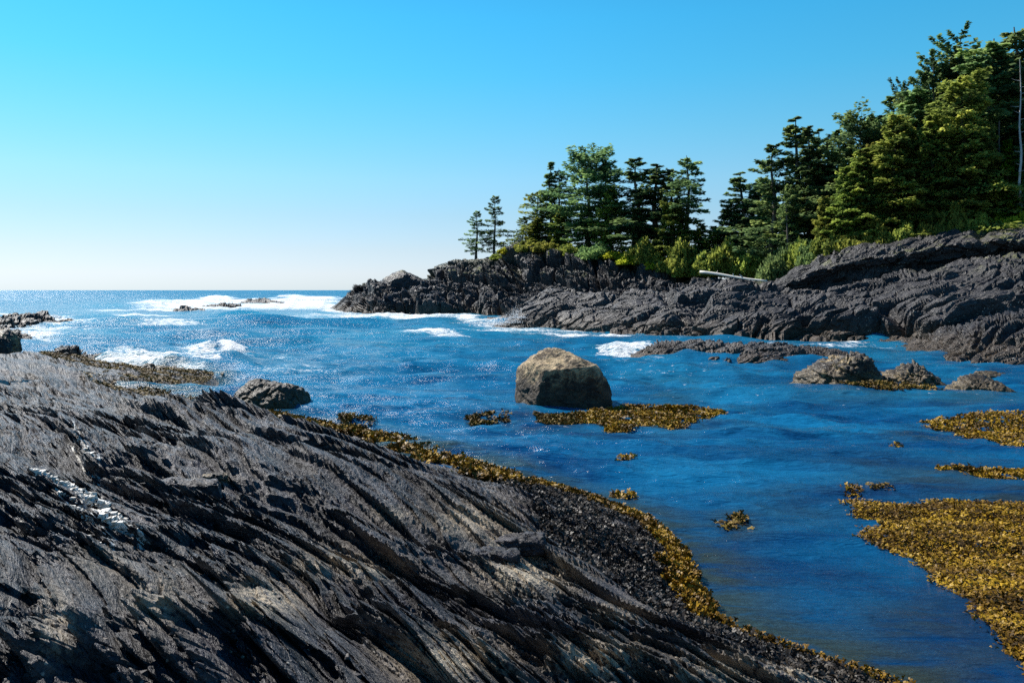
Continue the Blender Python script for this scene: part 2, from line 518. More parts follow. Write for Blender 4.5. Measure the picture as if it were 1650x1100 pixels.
# masks: white quartz vein and tan patches
pu, pv = to_pix(V[:, 0], V[:, 1], V[:, 2])
def seg_dist(px, py, pts):
    b = np.full(px.shape, 1e9)
    for (ax, ay), (bx, by) in zip(pts[:-1], pts[1:]):
        ex, ey = bx - ax, by - ay
        t = np.clip(((px - ax) * ex + (py - ay) * ey) / (ex * ex + ey * ey), 0, 1)
        b = np.minimum(b, np.hypot(px - ax - t * ex, py - ay - t * ey))
    return b
def on_shelf(pts, zz):
    return [((u - CX) / F * ((EYE - zz) * F / (v - HZ)), (EYE - zz) * F / (v - HZ)) for u, v in pts]
vein = np.zeros(len(V))
for pts, wd, zz in (([(88, 757), (120, 782), (160, 812), (200, 836), (232, 856)], 0.036, 1.9), ([(60, 752), (96, 790), (140, 822), (178, 870)], 0.018, 1.9),
                    ([(110, 690), (135, 712), (160, 735)], 0.03, 1.8), ([(165, 790), (190, 826), (182, 872)], 0.015, 1.9)):
    q = on_shelf(pts, zz)
    vein = np.maximum(vein, 0.7 * np.exp(-(seg_dist(V[:, 0], V[:, 1], q) / wd) ** 2))
tan = np.zeros(len(V))
for u, v, ru, rv, a in ((850, 925, 75, 28, 1), (760, 835, 60, 25, .8), (820, 870, 50, 20, .7), (430, 962, 60, 28, .9), (720, 1060, 90, 40, .8), (960, 1060, 70, 30, .9),
                        (250, 965, 50, 40, .5), (90, 1000, 30, 50, .6), (540, 905, 70, 25, .6), (600, 915, 50, 20, .7), (1170, 1075, 110, 25, .6), (1320, 1085, 90, 15, .9), (640, 830, 40, 15, .4), (170, 905, 60, 25, .3), (330, 775, 40, 8, .5), (1000, 985, 50, 20, .5)):
    tan = np.maximum(tan, a * np.exp(-((pu - u) / ru) ** 2 - ((pv - v) / rv) ** 2))
Q = grid_quads(len(ty), len(tx), keep)
V2, Q2, A2 = compact(V, Q, {'vein': vein, 'tan': tan, 'soil': 0 * tan})
link('rock_shelf', mesh_np('rock_shelf', V2, Q2, smooth=False, attrs=A2), MAT_SHELF, kind='structure')

# ------------------------------------------------------------------ far shore: rock masses lofted through contour lines
def lofted(name, u0, u1, lines, nu, seg, N, T, levels, seed=0, blocks=(3.0, 0.8), rough=0.35, warp=0.4, mat=None, zoff=0.0, taper=True, soil_from=None, tilt=0.8, cap=None, **props):
    """lines: list of functions u -> (v or None, Y, z or None); the surface runs from the waterline up and back"""
    us = np.linspace(u0, u1, nu)
    rows = []
    soil = []
    for k, ln in enumerate(lines):
        v, Y, zz = ln(us)
        if zz is None: zz = EYE - (v - HZ) / F * Y
        rows.append(np.stack([(us - CX) / F * Y, Y + 0 * us, zz + 0 * us], -1))
    out = []
    for k in range(len(rows) - 1):
        n = seg[k]
        p0 = rows[max(k - 1, 0)]; p1 = rows[k]; p2 = rows[k + 1]; p3 = rows[min(k + 2, len(rows) - 1)]
        for i in range(n):
            t = i / n
            a = p1 + (p2 - p1) * t
            c = 0.5 * ((2 * p1) + (p2 - p0) * t + (2 * p0 - 5 * p1 + 4 * p2 - p3) * t * t + (3 * p1 - p0 - 3 * p2 + p3) * t ** 3)
            out.append(0.5 * a + 0.5 * c)
            soil.append(0.0 if soil_from is None else float(np.clip((k + t - soil_from) * 2.5, 0, 1)))
    out.append(rows[-1]); soil.append(soil[-1])
    G = np.stack(out)                       # (nr, nu, 3)
    nr = len(G)
    du = np.gradient(G, axis=1); dv = np.gradient(G, axis=0)
    nrm = np.cross(du, dv); nrm /= np.linalg.norm(nrm, axis=-1)[..., None] + 1e-9
    # ease the normals so that the relief does not fold at the edges
    for _ in range(4):
        nrm[1:-1] = (nrm[:-2] + nrm[1:-1] + nrm[2:]) / 3
        nrm[:, 1:-1] = (nrm[:, :-2] + nrm[:, 1:-1] + nrm[:, 2:]) / 3
    nrm /= np.linalg.norm(nrm, axis=-1)[..., None] + 1e-9
    P = G.reshape(-1, 3)
    Pw = P + np.stack([noise(P / 9.0, seed + 1), noise(P / 9.0, seed + 2), noise(P / 9.0, seed + 3)], -1) * 1.3
    Nn = unit(N); Tt = unit(np.asarray(T) - np.dot(T, Nn) * Nn); Bb = np.cross(Nn, Tt)
    ta, tb, tcn = Pw @ Tt, Pw @ Bb, Pw @ Nn
    d = 0
    s0, am = blocks
    for k in range(3):
        s_ = s0 * 0.40 ** k
        d = d + slabs(ta / (s_ * 3.4), tcn / (s_ * 0.5), tb / (s_ * 1.5), am * (0.46 ** k), 1.0, 0.9, seed + 9 + k, 0.13)
    d = d + rough * fbm(P / 3.5, 3, seed + 29) + rough * 0.12 * ridged(P / 1.1, 2, seed + 39) + 0.22 * am
    sa = np.repeat(np.array(soil), nu)
    d = d * (1 - 0.6 * sa)
    ed = np.tile(sstep(u0 - 2, u0 + 0.10 * min(u1 - u0, 500), us), nr) if taper else 1.0
    d = d * ed
    V = P + nrm.reshape(-1, 3) * d[:, None]
    V[:, 2] += zoff * ed
    Qd = grid_quads(nr, nu)
    me = mesh_np(name, V, Qd, smooth=False, attrs={'vein': 0 * sa, 'tan': 0 * sa, 'soil': sa})
    return link(name, me, mat, **props)

def L(pts, Yf, dY=0.0, z=None):
    a = np.array(pts, float)
    def f(us):
        Y = Yf(us) + dY
        if z is not None: return None, Y, (z(us) if callable(z) else z) + 0 * us
        return np.interp(us, a[:, 0], a[:, 1]), Y, None
    return f
def prof(pts):
    a = np.array(pts, float)
    return lambda us: np.interp(us, a[:, 0], a[:, 1])
def waterY(pts):
    a = np.array(pts, float)
    return lambda us: EYE * F / (np.interp(us, a[:, 0], a[:, 1]) - HZ)

# the wooded islet with its cliff
Yi = prof([(530, 172), (560, 150), (590, 136), (650, 130), (740, 127), (860, 118), (1000, 108), (1130, 100), (1320, 95)])
i_ledge = [(530, 497), (556, 488), (600, 484), (640, 482), (700, 486), (800, 488), (900, 480), (1000, 478), (1130, 480), (1320, 480)]
i_back = [(530, 497), (545, 490), (570, 478), (600, 473), (640, 471), (690, 474), (760, 477), (820, 480), (860, 476), (960, 474), (1050, 470), (1130, 468), (1320, 463)]
i_top = [(530, 498), (545, 490), (565, 473), (580, 466), (600, 460), (625, 457), (670, 459), (690, 452), (700, 438), (712, 433), (740, 424), (780, 425), (800, 414), (830, 404), (855, 402), (900, 408), (930, 408),
         (975, 412), (1010, 424), (1060, 434), (1130, 450), (1200, 462), (1320, 462)]
i_top2 = [(u, v - (3 if u > 700 else 0)) for u, v in i_top]
lofted('headland_cliff', 530, 1320,
       [L(0, Yi, -6, z=-3.0), L(0, Yi, 0, z=0.0), L(i_ledge, Yi, 5), L(i_back, Yi, 10), L(i_top, Yi, 23), L(i_top2, Yi, 33), L(0, Yi, 52, z=lambda us: 3.2 * sstep(560, 680, us) - 0.2), L(0, Yi, 62, z=-3.0)],
       720, [4, 18, 24, 60, 14, 8, 4], (0.25, -0.35, 0.9), (0.9, 0.3, -0.2), [(2.6, 0.8, 7), (0.9, 0.4, 3)], 100, blocks=(5.5, 1.9), rough=0.6, mat=MAT_HEAD, kind='structure', soil_from=3.75)

# long platform in front of the wood
plat_w = [(785, 528), (850, 530), (900, 533), (1000, 538), (1100, 544), (1180, 547), (1300, 547), (1420, 550), (1520, 556), (1700, 560), (2200, 565)]
Yp = waterY(plat_w)
p_mid = [(785, 528), (815, 525), (835, 519), (850, 510), (900, 508), (1000, 508), (1100, 508), (1200, 512), (1300, 508), (1330, 500), (1400, 498), (1500, 490), (1700, 480), (2200, 470)]
p_hi = [(785, 528), (815, 523), (835, 512), (850, 495), (900, 488), (960, 486), (1050, 482), (1130, 482), (1200, 478), (1260, 480), (1330, 480), (1400, 470), (1500, 458), (1600, 445), (1700, 440), (2200, 430)]
p_top = [(785, 528), (815, 521), (835, 507), (850, 484), (880, 470), (910, 466), (950, 475), (1000, 478), (1050, 471), (1130, 468), (1200, 460), (1250, 463), (1330, 470), (1370, 462), (1400, 452), (1440, 442), (1500, 435), (1540, 423), (1570, 418), (1650, 420), (1750, 412), (2200, 395)]
lofted('rock_platform', 785, 2200,
       [L(0, Yp, -4, z=-2.5), L(0, Yp, 0, z=0.0), L(p_mid, Yp, 3.5), L(p_hi, Yp, 9), L(p_top, Yp, 13), L([(u, v + 10) for u, v in p_top], Yp, 16), L(0, Yp, 20, z=0.5), L(0, Yp, 24, z=-2.5)],
       900, [4, 40, 36, 28, 8, 4, 3], (-0.28, -0.45, 0.85), (0.92, -0.1, 0.3), [(1.7, 0.75, 8), (0.62, 0.38, 3.5), (0.25, 0.14, 1.6)], 200, blocks=(3.6, 0.95), rough=0.30, mat=MAT_HEAD, kind='structure')

# dark ridge under the wood
Yr = prof([(1200, 87), (1260, 85), (1400, 81), (1650, 76), (2200, 70)])
r_mid = [(1200, 470), (1240, 466), (1262, 458), (1290, 445), (1320, 430), (1345, 424), (1400, 415), (1500, 400), (1600, 388), (1650, 385), (2200, 360)]
r_top = [(1200, 466), (1240, 460), (1262, 449), (1280, 438), (1300, 425), (1320, 411), (1345, 402), (1400, 397), (1440, 389), (1480, 379), (1530, 374), (1570, 367), (1620, 363), (1650, 358), (1750, 345), (2200, 310)]
lofted('rock_ridge', 1200, 2200,
       [L(0, Yr, -1, z=1.0), L([(u, v + 18) for u, v in r_mid], Yr, -1.5), L(r_mid, Yr, -2.5), L(r_top, Yr, 1.5), L([(u, v - 2) for u, v in r_top], Yr, 8), L([(u, v - 8) for u, v in r_top], Yr, 25), L([(u, v - 40 * min(1, max(0, (u - 1250) / 200))) for u, v in r_top], Yr, 60), L(0, Yr, 90, z=0.0)],
       560, [10, 16, 26, 10, 5, 4, 4], (-0.3, -0.3, 0.9), (0.93, 0, 0.3), [(1.8, 0.5, 8), (0.6, 0.25, 3)], 300, blocks=(3.4, 0.6), rough=0.35, mat=MAT_HEAD, kind='structure', soil_from=3.5)

# low shelf at the right
Yl = waterY([(1370, 553), (1400, 556), (1450, 561), (1500, 571), (1540, 579), (1600, 587), (1650, 591), (1800, 600), (2200, 612)])
l_mid = [(1370, 553), (1400, 554), (1450, 556), (1500, 560), (1530, 560), (1600, 562), (1650, 562), (2200, 562)]
l_top = [(1370, 553), (1400, 553), (1450, 551), (1495, 550), (1508, 540), (1520, 532), (1560, 523), (1600, 519), (1650, 514), (1800, 505), (2200, 495)]
lofted('low_rock_shelf', 1370, 2200,
       [L(0, Yl, -3, z=-2.0), L(0, Yl, 0, z=0.0), L(l_mid, Yl, 2.2), L(l_top, Yl, 5.5), L([(u, v + 4) for u, v in l_top], Yl, 9), L(0, Yl, 13, z=-2)],
       460, [4, 26, 26, 8, 4], (-0.3, -0.5, 0.85), (0.92, -0.1, 0.3), [(1.1, 0.4, 5), (0.4, 0.2, 2), (0.15, 0.08, 1)], 400, blocks=(2.2, 0.5), rough=0.18, mat=MAT_HEAD, kind='structure')

def island(name, u0, u1, wv, mid, top, dmid, dtop, dback, nu, seg, seed, label, mat=MAT_REEF, lv=((0.9, 0.35, 4), (0.33, 0.17, 1.6), (0.13, 0.06, 0.8)), N=(-0.2, -0.45, 0.87), blocks=(1.5, 0.34), rough=0.15, **kw):
    Yf = waterY(wv)
    return lofted(name, u0, u1, [L(0, Yf, -1.2, z=-1.2), L(0, Yf, 0, z=0.0), L(mid, Yf, dmid), L(top, Yf, dtop), L([(a, b + 2) for a, b in top], Yf, (dtop + dback) / 2), L(0, Yf, dback, z=-0.2), L(0, Yf, dback + 1, z=-1.5)],
                  nu, seg, N, (0.95, -0.1, 0.15), list(lv), seed, blocks=blocks, rough=rough, mat=mat, label=label, category='rock', **kw)

island('reef_rock', 1016, 1376, [(1016, 571), (1060, 576), (1120, 581), (1200, 584), (1300, 584), (1376, 578)],
       [(1016, 571), (1040, 568), (1100, 569), (1200, 570), (1260, 571), (1330, 576), (1376, 578)],
       [(1016, 571), (1028, 563), (1045, 557), (1060, 552), (1110, 551), (1160, 553), (1215, 552), (1262, 557), (1300, 561), (1340, 568), (1376, 577)],
       0.9, 3.0, 7.0, 420, [3, 22, 22, 8, 4, 2], 500, 'long flat dark reef rock with white surf on one end')
island('tidal_rock', -160, 118, [(-160, 530), (0, 526), (60, 525), (118, 524)], [(-160, 520), (-40, 518), (20, 517), (80, 519), (118, 523)],
       [(-160, 508), (-60, 512), (0, 513), (15, 508), (28, 506), (42, 511), (58, 509), (72, 512), (90, 520), (118, 523)], 2, 5, 12, 200, [2, 12, 14, 6, 3, 2], 520,
       'low two-humped tidal rock washed by white surf beyond the shelf edge', lv=((1.6, 0.4, 5), (0.5, 0.2, 2)), blocks=(2.5, 0.7), rough=0.3)
island('tidal_rock', -220, 50, [(-220, 558), (0, 556), (25, 552), (50, 548)], [(-220, 548), (0, 546), (30, 548), (50, 548)],
       [(-220, 528), (-60, 526), (0, 528), (20, 532), (36, 541), (50, 547)], 1.5, 3.5, 8, 200, [2, 12, 14, 6, 3, 2], 530,
       'dark sloping tidal rock at the frame edge in front of the two-humped rock', lv=((1.0, 0.4, 4), (0.4, 0.2, 2)), blocks=(1.8, 0.5), rough=0.3)
island('offshore_rock', 278, 330, [(278, 501), (330, 501)], [(278, 501), (300, 498), (330, 500)], [(278, 501), (290, 496), (302, 493), (312, 495), (330, 499)], 2, 4, 9, 60, [2, 6, 6, 3, 2, 2], 540,
       'smaller dark rock tip in the offshore surf', lv=((2, 0.4, 6),), blocks=(3, 0.7), rough=0.35)
island('offshore_rock', 320, 392, [(320, 497), (392, 496)], [(320, 497), (350, 494), (392, 495)], [(320, 497), (330, 492), (345, 490.5), (370, 489.5), (384, 491), (392, 495)], 3, 7, 12, 70, [2, 6, 6, 3, 2, 2], 550,
       'flat dark rock bar in the offshore surf beside the small tip', lv=((2, 0.4, 6),), blocks=(3, 0.7), rough=0.35)
island('offshore_rock', 382, 468, [(382, 492), (468, 492)], [(382, 492), (425, 488), (468, 491)], [(382, 492), (400, 484), (418, 479.5), (430, 480), (446, 485), (468, 491)], 4, 10, 20, 80, [2, 6, 6, 3, 2, 2], 560,
       'grey rounded hump of rock in the densest offshore surf', lv=((3, 0.5, 8),), blocks=(5, 0.9), rough=0.5)
island('knob_rock', 80, 232, [(80, 578), (120, 584), (180, 590), (232, 592)], [(80, 574), (130, 576), (185, 583), (232, 590)], [(80, 572), (95, 567), (112, 564), (130, 565), (150, 573), (180, 579), (205, 583), (232, 589)], 1.0, 2.2, 4.5, 160, [2, 12, 12, 4, 3, 2], 570,
       'low purplish knob of rock beside the foaming wave at the top of the shelf', mat=MAT_REEF, lv=((0.7, 0.25, 3), (0.25, 0.12, 1)), blocks=(1.0, 0.35), rough=0.2)
island('awash_rock', 225, 360, [(225, 602), (300, 605), (360, 606)], [(225, 599), (300, 602), (360, 605)], [(225, 592), (260, 591), (300, 596), (330, 598), (360, 604)], 0.7, 1.6, 3.5, 140, [2, 8, 8, 4, 3, 2], 580,
       'thin flat brown ledge awash between the foaming wave and the small inlet', mat=MAT_WEED_ROCK, lv=((0.5, 0.15, 2), (0.2, 0.1, 1)), blocks=(0.8, 0.25), rough=0.12)

# ------------------------------------------------------------------ boulders: bounded by facets, weathered
def ico(sub):
    import bmesh
    bm = bmesh.new(); bmesh.ops.create_icosphere(bm, subdivisions=sub, radius=1.0)
    V = np.array([v.co[:] for v in bm.verts]); T = np.array([[v.index for v in f.verts] for f in bm.faces]); bm.free()
    return V, T
ICO = {}
def boulder(name, planes, loc, scale, sub, seed, mat, soft=14.0, rough=0.06, lv=(), N=(0.2, -0.3, 0.9), rz=0.0, big=0.0, freq=1.6, **props):
    if sub not in ICO: ICO[sub] = ico(sub)
    D, T = ICO[sub]
    r = 0
    for n, d in planes:
        n = unit(n)
        c = np.clip(D @ n, 1e-3, None)
        r = r + (c / d) ** soft
    r = r ** (-1.0 / soft)
    P = D * r[:, None]
    sc = np.asarray(scale, float)
    Pm = P * sc
    q = Pm + seed * 3.1
    d = rough * fbm(q * freq, 5, seed, 0.55) + rough * 0.5 * ridged(q * freq * 3, 3, seed + 9) + big * noise(q * 0.7, seed + 4)
    b1, b2, bi = cells(q * freq * 1.2, seed + 12)
    d = d + rough * 1.2 * (bi - 0.5) - rough * 0.9 * sstep(0.12, 0, b2 - b1)
    if lv: d = d + strata(q, unit(N), unit((1, 0.1, 0.2)), list(lv), seed + 3, 0.4)
    Pm = Pm + D * d[:, None]
    o = link(name, mesh_np(name, Pm, None, T), mat, **props)
    o.location = loc; o.rotation_euler = (0, 0, rz)
    return o

# the big pale boulder in the cove
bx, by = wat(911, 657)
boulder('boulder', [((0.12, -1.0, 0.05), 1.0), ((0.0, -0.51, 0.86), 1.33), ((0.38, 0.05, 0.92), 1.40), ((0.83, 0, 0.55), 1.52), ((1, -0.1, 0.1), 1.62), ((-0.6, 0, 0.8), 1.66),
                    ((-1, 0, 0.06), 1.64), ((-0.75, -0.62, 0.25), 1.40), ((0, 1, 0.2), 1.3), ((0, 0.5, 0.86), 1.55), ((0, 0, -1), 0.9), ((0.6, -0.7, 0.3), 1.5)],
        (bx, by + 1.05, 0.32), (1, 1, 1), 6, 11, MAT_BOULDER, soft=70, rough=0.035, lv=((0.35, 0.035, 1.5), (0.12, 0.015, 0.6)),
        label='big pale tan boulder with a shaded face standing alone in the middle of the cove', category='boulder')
# weedy boulder by the shelf
bx, by = wat(418, 657)
boulder('weedy_boulder', [((-0.2, -0.75, 0.75), 0.75), ((0, -1, 0.2), 0.95), ((-0.9, -0.2, 0.6), 0.85), ((1, -0.1, 0.3), 0.97), ((0.1, 0.2, 1), 0.70), ((0, 1, 0.3), 0.9), ((0, 0, -1), 0.6), ((0.8, -0.5, 0.5), 0.95)],
        (bx, by + 0.9, 0.10), (1.22, 1.1, 0.90), 6, 23, MAT_WEED_ROCK, soft=12, rough=0.07, big=0.08,
        label='dark brown weed-covered boulder in the water against the edge of the shelf', category='boulder')
# wedge on the headland
p = pix(655, 466, 148)
boulder('wedge_boulder', [((0.5, -0.1, 1.0), 0.62), ((-0.5, -0.2, 1.0), 0.72), ((-1, -0.3, 0.3), 0.85), ((0.1, -1, 0.25), 0.8), ((1, 0, 0.5), 0.92), ((0, 1, 0), 0.9), ((0, 0, -1), 0.7), ((0, -0.5, -0.6), 0.7)],
        tuple(p), (4.5, 3.2, 4.2), 6, 31, MAT_HEAD, soft=22, rough=0.12, lv=((1.2, 0.15, 4),), rz=0.1,
        label='large wedge-shaped black boulder perched on the outer rocks of the headland', category='boulder')
# ochre rocks in the shallows
bx, by = wat(1368, 621)
boulder('ochre_rock', [((-0.55, -0.3, 1.0), 0.66), ((-0.3, -0.8, 0.75), 0.72), ((-0.9, -0.5, 0.4), 0.85), ((0.25, -1, 0.3), 0.72), ((0.9, -0.3, 0.6), 0.78), ((0.3, 0.3, 1), 0.72), ((0, 1, 0.3), 0.9), ((0, 0, -1), 0.5), ((1, 0, 0), 0.95)],
        (bx * (by + 1.1) / by, by + 1.1, 0.0), (1.40, 1.2, 1.42), 6, 41, MAT_OCHRE, soft=30, rough=0.11, big=0.08, lv=((0.5, 0.20, 1.5), (0.2, 0.07, 0.6)), freq=1.5,
        label='larger craggy black rock with ochre lit edges standing in the shallow channel', category='rock')
bx, by = wat(1482, 624)
boulder('ochre_rock', [((-0.4, -0.4, 1.0), 0.62), ((-0.9, -0.3, 0.5), 0.8), ((0, -1, 0.35), 0.8), ((0.6, -0.3, 0.9), 0.60), ((1, 0, 0.4), 0.95), ((0, 1, 0.3), 0.9), ((0, 0, -1), 0.5)],
        (bx * (by + 0.9) / by, by + 0.9, -0.03), (1.10, 0.9, 1.10), 6, 43, MAT_OCHRE, soft=30, rough=0.12, big=0.12, lv=((0.4, 0.18, 1.2), (0.16, 0.07, 0.5)), freq=1.6,
        label='craggy ochre rock tapering to a low tail beside the larger black one', category='rock')
bx, by = wat(1592, 636)
boulder('ochre_rock', [((-0.2, -0.5, 1.0), 0.5), ((-0.9, -0.3, 0.5), 0.85), ((0, -1, 0.45), 0.8), ((0.5, -0.3, 1.0), 0.55), ((1, 0, 0.4), 0.95), ((0, 1, 0.3), 0.9), ((0, 0, -1), 0.5)],
        (bx * (by + 0.7) / by, by + 0.7, 0.0), (0.95, 0.75, 0.85), 6, 47, MAT_OCHRE, soft=14, rough=0.08, big=0.12, lv=((0.3, 0.1, 1.2),), freq=1.5,
        label='low yellow-brown weedy rock barely above water near the kelp raft', category='rock')
bx, by = wat(1600, 608)
boulder('ochre_rock', [((0, -0.3, 1.0), 0.5), ((-0.9, -0.3, 0.5), 0.85), ((0, -1, 0.45), 0.8), ((1, 0, 0.4), 0.95), ((0, 1, 0.3), 0.9), ((0, 0, -1), 0.5)],
        (bx * (by + 0.5) / by, by + 0.5, -0.10), (0.85, 0.45, 0.42), 5, 53, MAT_WEED_ROCK, soft=12, rough=0.07, big=0.1,
        label='thin dark sliver of rock just breaking the water behind the low yellow-brown one', category='rock')
# pale rock at the frame edge
p = pix(2, 556, 30)
boulder('edge_rock', [((-0.3, -0.5, 1.0), 0.8), ((0.9, -0.3, 0.8), 0.8), ((0, -1, 0.2), 0.8), ((1, 0, 0.1), 0.95), ((-1, 0, 0.2), 0.95), ((0, 1, 0.1), 0.95), ((0, 0, -1), 0.6)],
        tuple(p), (0.5, 0.5, 0.48), 5, 59, MAT_OCHRE, soft=14, rough=0.03, freq=4,
        label='small cracked rock with a pale cap at the far end of the shelf', category='rock')
# loose slabs on the shelf
def ray_shelf(u, v):
    """where the line of sight through a photo point meets the shelf"""
    ys = np.linspace(2.5, 32, 1500)
    xs = (u - CX) / F * ys
    zs, _, _, _ = shelf_z(xs, ys, fine=False)
    g = EYE - (v - HZ) / F * ys - zs
    k = int(np.argmax(g < 0.0))
    return xs[k], ys[k], zs[k]
def slab(u, v, z, size, seed, rz, label, mat=MAT_SHELF, tilt=0.0):
    x, Y, _ = ray_shelf(u, v)
    zz, _ = shelf_at(np.array([x - size[0] / 2, x, x + size[0] / 2, x]), np.array([Y, Y, Y, Y + size[1] / 2]))
    o = boulder('loose_slab', [((0, 0, 1), 0.8), ((0, 0, -1), 0.8), ((-1, 0.3, 0), 0.9), ((1, 0.2, 0.1), 0.9), ((0.1, -1, 0), 0.8), ((0, 1, 0), 0.8), ((0.8, -0.8, 0.2), 1.0), ((-0.7, 0.8, 0), 1.0), ((0.2, -0.7, 0.8), 0.95)],
                (x, Y, float(np.mean(zz)) + size[2] * 0.3), size, 5, seed, mat, soft=26, rough=0.02, freq=5, lv=((0.06, 0.02, 0.5),), rz=rz, label=label, category='rock')
    o.rotation_euler[1] = tilt
    return o
slab(305, 778, 1.7, (0.42, 0.2, 0.10), 61, -0.1, 'dark pointed flat slab lying across the beds next to its paler half')
slab(349, 774, 1.7, (0.17, 0.13, 0.10), 62, -0.05, 'short pale brown slab end next to the dark pointed slab', MAT_OCHRE)
slab(805, 897, 1.3, (0.26, 0.17, 0.10), 63, -0.15, 'square-cut grey stone block lying in a hollow of the shelf', tilt=0.05)
slab(845, 882, 1.3, (0.30, 0.2, 0.13), 64, -0.3, 'rounded lighter stone just behind the square-cut block', tilt=-0.1)

rr = np.random.RandomState(88)
n = 3600
yy = 1 / (1 / 14.0 + rr.rand(n) * (1 / 2.6 - 1 / 14.0)); xx = (rr.rand(n) * 1.15 - 0.68) * yy
zc, dc, rc, lc = shelf_z(xx, yy, fine=False)
lc = lc * (0.9 - 0.3 * sstep(12, 24, yy)); xx = xx - N2[0] * lc; yy = yy - N2[1] * lc
kk = (dc > 0.9) & (rc > 0.35 * rr.rand(n)); xx, yy, zc = xx[kk], yy[kk], zc[kk]; n = len(xx)
sz = 0.004 + 0.018 * rr.rand(n) ** 3
CV = np.array([(x, y, z) for x in (-1, 1) for y in (-1, 1) for z in (-1, 1)], float)
CT = np.array([(0, 1, 3, 2), (4, 6, 7, 5), (0, 4, 5, 1), (2, 3, 7, 6), (0, 2, 6, 4), (1, 5, 7, 3)])
jit = CV[None] * (1 + (rr.rand(n, 8, 1) - 0.5) * 0.7) * np.array([1.3, 0.8, 0.45]) + rr.normal(size=(n, 8, 3)) * 0.18
an = math.radians(-47) + rr.normal(size=n) * 0.6
ca, sa = np.cos(an)[:, None], np.sin(an)[:, None]
VC = np.stack([jit[..., 0] * ca - jit[..., 1] * sa, jit[..., 0] * sa + jit[..., 1] * ca, jit[..., 2]], -1) * sz[:, None, None] + np.stack([xx, yy, zc + sz * 0.2], -1)[:, None]
m = M('chips'); MAT_CHIP = m.done(m.bsdf(m.mix(m.rmp(m.noise(m.coord(), 7.0, 4), 0.45, 0.68), (0.02, 0.019, 0.022), (0.13, 0.105, 0.08)), 0.7, 0.4, m.bump(m.noise(m.coord(), 60), 0.6, 0.01)))
link('rock_chips', mesh_np('rock_chips', VC.reshape(-1, 3), (CT[None] + (np.arange(n) * 8)[:, None, None]).reshape(-1, 4), smooth=False), MAT_CHIP, kind='stuff', label='loose angular chips of slate lying in the cracks of the shelf')

# quartz veins: pale lumpy seams standing a little proud of the slate
m = M('quartz'); MAT_QUARTZ = m.done(m.bsdf(m.mix(m.rmp(m.noise(m.coord(), 18, 3), 0.35, 0.6), (0.30, 0.27, 0.22), (0.66, 0.63, 0.57)), 0.5, 0.5, m.bump(m.noise(m.coord(), 80), 0.5, 0.01)))
for pts, nn, wd, s0 in (([(90, 758), (108, 772), (122, 784), (142, 798), (160, 812), (182, 824), (200, 836), (226, 852)], 620, 0.024, 0.017),
                        ([(96, 788), (118, 806), (140, 822), (160, 846), (180, 868)], 160, 0.014, 0.009), ([(112, 690), (130, 706), (160, 734)], 130, 0.03, 0.016)):
    W = np.array([ray_shelf(u, v)[:2] for u, v in pts])
    t = rr.rand(nn) * (len(W) - 1); t = t + 0.25 * np.sin(t * 9); t = np.clip(t, 0, len(W) - 1.001); i = t.astype(int); f = (t - i)[:, None]
    q = W[i] * (1 - f) + W[i + 1] * f + rr.normal(size=(nn, 2)) * wd
    zc, _, _, lc = shelf_z(q[:, 0], q[:, 1], fine=False); lc = lc * 0.9
    s_ = s0 * (0.4 + 1.2 * rr.rand(nn) ** 2)
    jit = CV[None] * (1 + (rr.rand(nn, 8, 1) - 0.5) * 0.8) * np.array([1.3, 1.0, 0.7]) + rr.normal(size=(nn, 8, 3)) * 0.25
    VC = jit * s_[:, None, None] + np.stack([q[:, 0] - N2[0] * lc, q[:, 1] - N2[1] * lc, zc + s_ * 0.15], -1)[:, None]
    link('quartz_vein', mesh_np('quartz_vein', VC.reshape(-1, 3), (CT[None] + (np.arange(nn) * 8)[:, None, None]).reshape(-1, 4), smooth=False), MAT_QUARTZ, kind='stuff', label='white quartz seam crossing the dark slate beds')
# ------------------------------------------------------------------ the sea
wx = np.concatenate([np.linspace(-3.0, -0.70, 60)[:-1], np.linspace(-0.70, 0.70, 620), np.linspace(0.70, 3.0, 60)[1:]])
inv = np.concatenate([1 / np.linspace(2.2, 6.5, 26)[:-1], np.linspace(1 / 6.5, 1 / 900.0, 560), 1 / np.array([1200., 1700, 2500, 4000, 7000, 14000, 30000, 70000])])
wy = 1 / inv
X = (wy[:, None] * wx[None, :]).ravel(); Y = np.repeat(wy, len(wx))
U, Vv = to_pix(X, Y, 0 * X)
dl = np.gradient(wy)[:, None] * np.ones(len(wx))[None, :]
dl = np.abs(dl).ravel()
rw = np.random.RandomState(5)
open_ = sstep(16, 70, Y)                                # the cove is sheltered
calm_near = sstep(9, 17, Y)
zw = np.zeros_like(X)
Pw = np.stack([X, Y, 0 * X], -1)
wob1 = noise(Pw / 11.0, 301) * 1.0; wob2 = noise(Pw / 3.1, 302) * 0.28
patch = 0.55 + 0.45 * sstep(-0.4, 0.4, noise(Pw / np.array([16.0, 9.0, 1]), 303))
for k in range(64):
    lam = 0.32 * (45.0 ** (k / 63.0))                   # 0.3 to 14 m
    ang = math.radians(-100 + rw.normal() * (38 if lam < 4 else 20))
    kx, ky = math.cos(ang) * 2 * math.pi / lam, math.sin(ang) * 2 * math.pi / lam
    slope = 0.080 if lam < 0.6 else (0.115 if lam < 3 else 0.050)
    a = slope * lam / (2 * math.pi)
    reg = (0.20 + 0.80 * calm_near) * (0.65 + 0.55 * open_) if lam < 1.2 else (0.08 + 0.92 * calm_near) * (0.45 + 0.9 * open_)
    wt = sstep(1.6, 3.5, lam / np.maximum(dl, 1e-3))
    ph = kx * X + ky * Y + rw.rand() * 6.28 + wob1 * (1.2 + 6.0 / lam * 0.25) + wob2 * min(3.0, 3.0 / lam)
    s = np.sin(ph)
    zw += a * reg * wt * patch * (np.exp(1.1 * (s - 1)) * 2.2 - 0.97)
